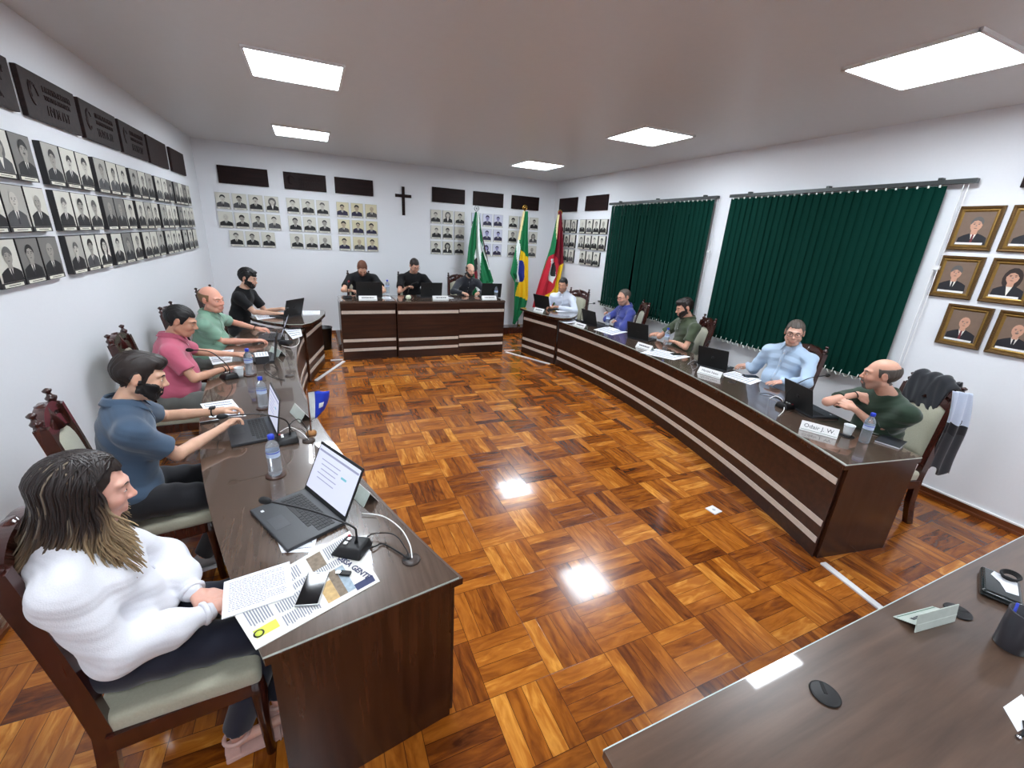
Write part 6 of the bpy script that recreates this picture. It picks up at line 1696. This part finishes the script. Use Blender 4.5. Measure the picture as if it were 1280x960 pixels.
for k in (0, 1):
    mb = MB(); mb.tube([(-0.055, 0.012*k, 0.006), (0.045, 0.012*k+0.002, 0.006), (0.055, 0.012*k+0.002, 0.006)], [0.0045, 0.0045, 0.001], M_SILVER if k else M_BLACK, 8); mb.build('pen', t)
# ---- third place
laptop('open laptop seen from the side in front of the man in pink', (-0.41, 4.62), 270, Z1, 98, 0.34, 0.235)
bottle('blue-capped water bottle standing beside the white cup on the left desk', *at(313, 469, Z1)[:2], Z1)
q = at(300, 471, Z1); cup('white plastic cup on the left desk beside a water bottle', q.x, q.y, Z1)
q = at(283, 472, Z1); microphone('black gooseneck microphone arching before the man in pink', q.x+0.02, q.y, Z1, 330, 0.14, 0.24, side=-0.18)
t = thing('crossword_box', 'small black box with a white chequered top by the bottle', 'box', tuple(at(328, 452, Z1)), 0.15)
mb = MB(); mb.box((0, 0, 0.035), (0.11, 0.16, 0.07), M_LAPTOP, bev=0.004); mb.build('box_body', t)
mb = MB(); mb.box((0, 0, 0.0712), (0.108, 0.158, 0.002), M_PAPER)
for i in range(4):
    for j in range(5): mb.box((-0.036+0.024*i, -0.05+0.025*j, 0.0726), (0.014, 0.009, 0.0006), M_INK)
mb.build('lid_card', t)
q = at(348, 443, Z1); name_plate('white name plate lying tilted near the seam of the left desk', q.x, q.y, Z1, 64, None, 0.22)
t, P = sheet('document', 'white sheet under the forearm of the man in pink', 'document', [at(258, 440, Z1), at(292, 437, Z1), at(290, 452, Z1), at(266, 456, Z1)], Z1, 0.0006, lines=6)
cable('black and white cables bunched beside the third laptop', [at(340, 470, Z1+0.006), at(348, 462, Z1+0.012), at(338, 452, Z1+0.02), at(330, 460, Z1+0.02), at(345, 472, Z1+0.006), at(356, 475, Z1+0.004)], 0.003)
g3 = at(368, 466, Z1); tgrommet('round cable grommet on the seam of the left desk', at(362, 470, Z1))
# ---- fourth place
laptop('dark laptop in front of the man in mint green', (-0.40, 5.48), 270, Z1, 112, 0.34, 0.235)
q = at(358, 428, Z1); microphone('black gooseneck microphone rising in front of the left corner desk', q.x, q.y-0.05, Z1, 20, 0.10, 0.36)
t, P = sheet('document', 'white papers behind the microphone near the left corner desk', 'document', [at(352, 408, Z1), at(375, 408, Z1), at(378, 420, Z1), at(366, 424, Z1)], Z1, 0.001, lines=5)
cable('white cable looping before the left corner desk', [at(352, 432, Z1+0.01), at(366, 434, Z1+0.02), at(374, 428, Z1+0.02), at(372, 418, Z1+0.01)], 0.003, M_WHITE)
# ---- left corner desk
laptop_px('black laptop seen from behind at the left corner desk', (357, 398), (376, 394), Z2)
t, P = sheet('document', 'white papers at the left end of the left corner desk', 'document', [at(318, 394, Z2), at(345, 390, Z2), at(352, 396, Z2), at(322, 400, Z2)], Z2, 0.002, lines=5)
t, P = sheet('document', 'stack of white papers at the tip of the left corner desk', 'document', [(-0.20, 6.80, Z2), (0.03, 6.78, Z2), (0.02, 6.50, Z2), (-0.19, 6.48, Z2)], Z2, 0.012, lines=6)
# ---- head desk
for (px, who, yw) in ((457, 'the reddish-haired man', 0), (529, 'the man in the middle of the head desk', 356), (599, 'the man in the charcoal shirt', 4)):
    q = at(px, 366, Z3); laptop('black laptop seen from behind, before '+who, (q.x, 7.30), yw, Z3, 100, 0.40 if px < 500 else 0.37, 0.25)
for (px, py, who) in ((457, 369, 'left unit of the head desk'), (541, 367, 'middle unit of the head desk'), (601, 368, 'right unit of the head desk')):
    q = at(px, py+2, Z3); name_plate('white name plate on the '+who, q.x, 7.08, Z3, 180, None, 0.27)
q = at(484, 366, Z3); bottle('water bottle between the two men in black t-shirts', q.x, q.y-0.05, Z3, coaster=False)
q = at(625, 368, Z3); bottle('water bottle at the right end of the head desk', 2.93, 7.2, Z3, coaster=False, cap=False)
t, P = sheet('document', 'papers fanned out in front of the middle laptop on the head desk', 'document', [(1.98, 7.18, Z3), (2.16, 7.22, Z3), (2.10, 7.42, Z3), (1.92, 7.40, Z3)], Z3, 0.006, lines=5)
t, P = sheet('document', 'white papers beside the laptop of the reddish-haired man', 'document', [(0.98, 7.15, Z3), (1.10, 7.15, Z3), (1.11, 7.40, Z3), (0.96, 7.42, Z3)], Z3, 0.006, lines=5)
t = thing('paper_ball', 'small crumpled pale bundle on the middle unit of the head desk', 'bundle', (1.36, 7.10, Z3))
mb = MB(); bm = bmesh.new(); bmesh.ops.create_icosphere(bm, subdivisions=3, radius=0.045); rr = random.Random(2)
for v in bm.verts: v.co = v.co*(1+0.16*math.sin(v.co.x*190+2*math.sin(v.co.y*120))*math.sin(v.co.z*150)); v.co.z = v.co.z*0.8+0.036
mb.bm(bm, mat('pale_bundle', (220, 226, 200), 0.7), None, False); mb.build('crumpled_paper', t)
t, P = sheet('green_leaflet', 'green leaflet at the right unit of the head desk', 'leaflet', [(2.78, 7.12, Z3), (2.92, 7.14, Z3), (2.90, 7.28, Z3), (2.76, 7.26, Z3)], Z3, 0.002, FG, curl=0.01)
microphone('red-tipped gooseneck microphone before the reddish-haired man', 0.44, 7.28, Z3, 340, 0.10, 0.24, 0.08, mat('red_foam', (150, 40, 50), 0.8))
microphone('gooseneck microphone before the man with glasses at the head desk', 1.40, 7.30, Z3, 30, 0.12, 0.24, 0.10)
# ---- right corner desk
laptop_px('black laptop seen from behind before the man in the white shirt', (668, 383.5), (688, 388), Z2)
q = at(675, 390, Z2); name_plate('white name plate on the right corner desk', q.x-0.02, q.y, Z2, 250, None, 0.22)
t, P = sheet('document', 'papers by the elbow of the man in the white shirt', 'document', [(3.78, 6.42, Z2), (4.0, 6.44, Z2), (4.03, 6.56, Z2), (3.80, 6.55, Z2)], Z2, 0.003, lines=5)
# ---- right desk
laptop_px('black laptop seen from behind before the smiling man in blue', (729, 404), (746, 409.5), Z1)
laptop_px('black laptop seen from behind before the man in olive', (785, 422), (809, 427.5), Z1)
laptop_px('black laptop seen from behind before the man in light blue', (875, 457.5), (904, 464.5), Z1)
laptop_px('black laptop seen from behind before the bald man in dark green', (981, 505), (1014, 523), Z1)
for (px, py, yw, who) in ((725, 405, 262, 'beside the laptop of the smiling man in blue'), (805, 432, 262, 'in front of the laptop of the man in olive')):
    q = at(px, py+4, Z1); name_plate('white name plate '+who, q.x, q.y, Z1, yw, None, 0.24)
q = at(887, 469, Z1); name_plate('white name plate with a two-word name before the man in light blue', q.x, q.y, Z1, 256, 'Martini Neto', 0.25, None, 0.034)
q = at(1023, 540, Z1); name_plate('white name plate reading Odair J. W. near the desk corner', q.x-0.02, q.y-0.01, Z1, 244, 'Odair J. W.', 0.235, None, 0.042)
q = at(1058, 545, Z1); cup('white plastic cup beside the corner bottle on the right desk', q.x, q.y, Z1+0.006)
mb = MB(); mb.lathe([(0.046, 0), (0.048, 0.003), (0.045, 0.0055)], M_INKB, 24); o = mb.build('coaster', None, (q.x, q.y, Z1)); tag(o, 'dark round coaster under the cup on the right desk', 'coaster')
q = at(1079, 553, Z1); bottle('blue-capped water bottle at the near corner of the right desk', q.x, q.y, Z1, coaster=False)
q = at(832, 431, Z1); bottle('blue-capped water bottle before the man in olive', q.x, q.y, Z1, coaster=False)
q = at(759, 407, Z1); bottle('clear water bottle before the smiling man in blue', q.x, q.y, Z1, coaster=False, cap=False)
t = thing('notebook', 'grey notebook with white pages at the end of the right desk', 'notebook', tuple(at(1113, 553, Z1)), 0.22)
mb = MB(); mb.box((0, 0, 0.006), (0.19, 0.14, 0.008), M_PAPER); mb.build('pages', t)
mb = MB(); mb.box((0.002, 0, 0.0115), (0.195, 0.145, 0.0025), M_LAPTOP, bev=0.001); mb.build('cover', t)
t = thing('saucer', 'small white saucer behind the corner bottle', 'saucer', tuple(at(1094, 541, Z1)))
mb = MB(); mb.lathe([(0.02, 0), (0.028, 0.002), (0.048, 0.009), (0.049, 0.011), (0.028, 0.005), (0.001, 0.004)], M_WHITE, 28); mb.build('dish', t)
for i, (c, lab, n) in enumerate((([at(899, 468, Z1), at(918, 464, Z1), at(952, 476, Z1), at(938, 481, Z1)], 'newspaper spread before the man in light blue', 8),
     ([at(800, 441, Z1), at(820, 436, Z1), at(863, 446, Z1), at(842, 450, Z1)], 'printed pages before the man in olive', 8),
     ([at(742, 412, Z1), at(760, 408, Z1), at(785, 415, Z1), at(765, 419, Z1)], 'papers before the smiling man in blue', 6),
     ([at(697, 400, Z1), at(716, 398, Z1), at(722, 403, Z1), at(706, 404, Z1)], 'white papers at the far end of the right desk', 5))):
    sheet('document', lab, 'document', c, Z1, 0.002, lines=n)
t, P = sheet('folder', 'dark blue folder on the papers before the smiling man', 'folder', [at(768, 409, Z1+0.004), at(778, 407, Z1+0.004), at(792, 411, Z1+0.004), at(780, 414, Z1+0.004)], Z1+0.0025, 0.004, F_BLUE)
q = at(938, 470, Z1+0.01); phone('black phone on the newspaper before the man in light blue', q.x, q.y, Z1+0.0035, 1.1, 0.075, 0.15, M_BLACK)
q = at(848, 444, Z1); phone('black phone on the pages before the man in olive', q.x, q.y+0.02, Z1+0.0035, 1.3, 0.075, 0.15, M_BLACK)
g = at(915, 478, Z1); tgrommet('round cable grommet beside the newspaper on the right desk', g)
cable('black and white cables curling beside the laptop of the bald man', [at(962, 498, Z1+0.004), at(970, 495, Z1+0.02), at(978, 500, Z1+0.03), at(980, 512, Z1+0.015), at(973, 520, Z1+0.004)], 0.0032, M_WHITE)
cable('dark cable lying before the bald man in dark green', [at(950, 492, Z1+0.004), at(960, 492, Z1+0.012), at(972, 497, Z1+0.004), at(985, 505, Z1+0.004)], 0.0035)
cable('cables bunched before the laptop of the man in light blue', [at(860, 455, Z1+0.004), at(868, 450, Z1+0.02), at(872, 458, Z1+0.012), at(866, 462, Z1+0.004)], 0.004, M_SILVER)
microphone('gooseneck microphone standing at the far end of the right desk', 3.86, 5.80, Z1, 80, 0.22, 0.30, 0.0)
q = at(905, 462, Z1); microphone('gooseneck microphone behind the laptop of the man in light blue', 3.92, 3.40, Z1, 60, 0.24, 0.22, 0.0)
microphone('gooseneck microphone behind the laptop of the bald man', 3.60, 2.15, Z1, 92, 0.42, 0.26, 0.0)
# phone in the hand of the man in blue
t = phone('phone held up by the smiling man in blue', *P10, 0, 0.075, 0.15, M_BLACK); t.rotation_euler = (0.75, 0.0, 1.1)
# jackets hanging over the last chair
def drape(label, cat, m, fn, nu, nv, extra=None):
    c0 = Vector(fn(0.5, 0.5)); c0.z = 0
    t = thing(cat, label, 'jacket', tuple(c0), 0, None)
    mb = MB(); mb.grid(lambda u, v: tuple(Vector(fn(u, v))-c0), nu, nv, m); mb.build('cloth', t, solid=0.012)
    if extra: extra(t, c0)
    return t
CY = math.radians(286); CFw = Vector((math.sin(CY), math.cos(CY), 0)); CRt = Vector((math.cos(CY), -math.sin(CY), 0)); CC = Vector((3.97, 1.60, 0))
def jk(u, v):
    # black jacket bunched over the top of the backrest; u across the chair from the sitter's right to left, v from front over the crest and down behind
    x = lerp(0.16, -0.115, u)
    s_ = v
    if s_ < 0.25: z = lerp(0.93, 1.165, s_/0.25); y = lerp(-0.262, -0.30, s_/0.25)
    elif s_ < 0.4: q = (s_-0.25)/0.15; z = 1.165+0.02*math.sin(q*PI); y = lerp(-0.30, -0.385, q)
    else: q = (s_-0.4)/0.6; z = lerp(1.165, 0.84+0.05*(1-u), q); y = -0.375-0.03*math.sin(q*PI)-0.01*q
    z -= 0.10*max(0, u-0.8)*4*(0 if s_ > 0.4 else 1)
    w_ = 0.014*math.sin(u*17+v*9)+0.010*math.sin(v*23+u*7)
    return CC+CRt*(x+0.014*math.sin(v*14))+CFw*(y-abs(w_)*(1 if s_ > 0.3 else 0.4))+Vector((0, 0, z+0.008*math.sin(u*21)))
drape('black jacket bunched over the backrest of the last chair', 'black_jacket', M_JK, jk, 36, 48)
def wj(u, v):
    # pale and charcoal jacket hanging from the left post, standing off behind the backrest
    x = -0.228-0.012*math.sin(v*5)-0.012*math.sin(u*13+v*4); z = lerp(1.14-0.02*u, 0.50-0.06*u+0.03*math.sin(u*9), v)
    y = lerp(-0.17, -0.345, u)-0.10*v-0.03*u*v
    return CC+CRt*x+CFw*y+Vector((0, 0, z))
t = thing('two_tone_jacket', 'white and charcoal jacket with a small u mark hanging behind the last chair', 'jacket', tuple(CC+CRt*-0.27+CFw*-0.30))
c0 = t.location.copy(); nu, nv = 24, 60; mb = MB()
vs = [tuple(Vector(wj(i/nu, j/nv))-c0) for i in range(nu+1) for j in range(nv+1)]; mb.v = vs; w_ = nv+1
for i in range(nu):
    for j in range(nv):
        vv = (j+0.5)/nv; m = M_JW if vv < 0.36+0.03*(i/nu) else (M_JK if vv < 0.50 else fabric('jacket_charcoal', (52, 54, 60)))
        mb.f.append((i*w_+j, (i+1)*w_+j, (i+1)*w_+j+1, i*w_+j+1)); mb.m.append(mb.mi(m)); mb.sm.append(True)
mb.build('cloth', t, solid=0.014)
def on(u, v): return Vector(wj(u, v))-c0
n_ = ((on(0.6, 0.35)-on(0.4, 0.35)).cross(on(0.5, 0.4)-on(0.5, 0.3))).normalized()
if n_.dot(CFw) > 0 and False: n_ = -n_
ex = (on(0.6, 0.34)-on(0.4, 0.34)).normalized(); ez = (on(0.5, 0.3)-on(0.5, 0.4)).normalized(); ny = ex.cross(ez)
for sd in (1, -1):
    c_ = on(0.62, 0.33)+ny*0.0095*sd
    e_ = ex*sd if ny.dot(Vector(c0)) < 0 else ex
    M4 = Matrix(((ex.x*sd, ez.x, ny.x*sd, c_.x), (ex.y*sd, ez.y, ny.y*sd, c_.y), (ex.z*sd, ez.z, ny.z*sd, c_.z), (0, 0, 0, 1)))
    text_mesh('U', 0.05, M_INKB, t, 'sleeve_mark', M4, bold=True)
# ---- foreground desk
q = at(1152, 772, ZN); name_plate('acrylic name plate seen from behind on the foreground desk', q.x, q.y, ZN, 8, None, 0.21, mat('acrylic_pale', (196, 206, 198), 0.2, bump=0.0), lean=64, blean=-8)
t = thing('pencil_cup', 'dark grey cylindrical cup at the right edge of the foreground desk', 'pencil cup', tuple(at(1262, 808, ZN)))
mb = MB(); mb.lathe([(0.040, 0), (0.043, 0.003), (0.045, 0.145), (0.045, 0.148), (0.042, 0.148), (0.040, 0.01), (0.001, 0.008)], mat('pencil_cup_grey', (60, 60, 66), 0.35), 32); mb.build('cup_wall', t)
mb = MB()
for k in range(4): mb.tube([(0.020*math.cos(k*1.7), 0.020*math.sin(k*1.7), 0.012), (0.030*math.cos(k*1.7), 0.030*math.sin(k*1.7), 0.155+0.01*k)], 0.004, (M_SILVER, M_CAPBLUE, M_BLACK, M_WHITE)[k], 8)
mb.build('pen', t)
t = thing('phone_case', 'rounded black case with a white panel on the foreground desk', 'case', tuple(at(1248, 738, ZN)), 0.35)
mb = MB(); bm = bmesh.new(); bmesh.ops.create_cube(bm, size=1)
for v in bm.verts: v.co = Vector((v.co.x*0.20, v.co.y*0.115, (v.co.z+0.5)*0.032))
bmesh.ops.bevel(bm, geom=list(bm.edges), offset=0.014, segments=4, profile=0.6, affect='EDGES'); mb.bm(bm, mat('case_black', (22, 30, 32), 0.18, coat=0.5), None, True); mb.build('shell', t)
mb = MB(); mb.prism([(-0.04, -0.045), (0.06, -0.045), (0.085, 0.02), (0.05, 0.03), (0.01, 0.005), (-0.05, -0.01)], 0.032, 0.0335, M_PAPER); mb.build('white_panel', t)
t = thing('headset_coil', 'black coiled cable end on the rounded case', 'cable', tuple(at(1262, 722, ZN+0.035)))
mb = MB()
for k in range(3): mb.tube([((0.032+0.004*k)*math.cos(a), (0.022+0.003*k)*math.sin(a), 0.004+0.005*k) for a in [2*PI*j/20 for j in range(20)]], 0.004, M_INKB, 7, closed=True)
mb.build('coil', t)
t, P = sheet('document', 'white card at the right edge of the foreground desk', 'document', [at(1254, 884, ZN), at(1277, 868, ZN), at(1300, 900, ZN), at(1272, 915, ZN)], ZN, 0.001)
t = thing('lanyard', 'dark lanyard clip below the white card on the foreground desk', 'lanyard', tuple(at(1274, 918, ZN)))
mb = MB(); mb.tube([(-0.02, 0, 0.004), (0.0, -0.006, 0.006), (0.03, -0.002, 0.004), (0.06, 0.01, 0.004)], 0.004, M_INKB, 8); mb.build('strap', t)
mb = MB(); mb.lathe([(0.001, 0), (0.006, 0.002), (0.006, 0.008), (0.001, 0.01)], M_CHROME, 14, T(-0.018, -0.004, 0)); mb.build('metal_clip', t)
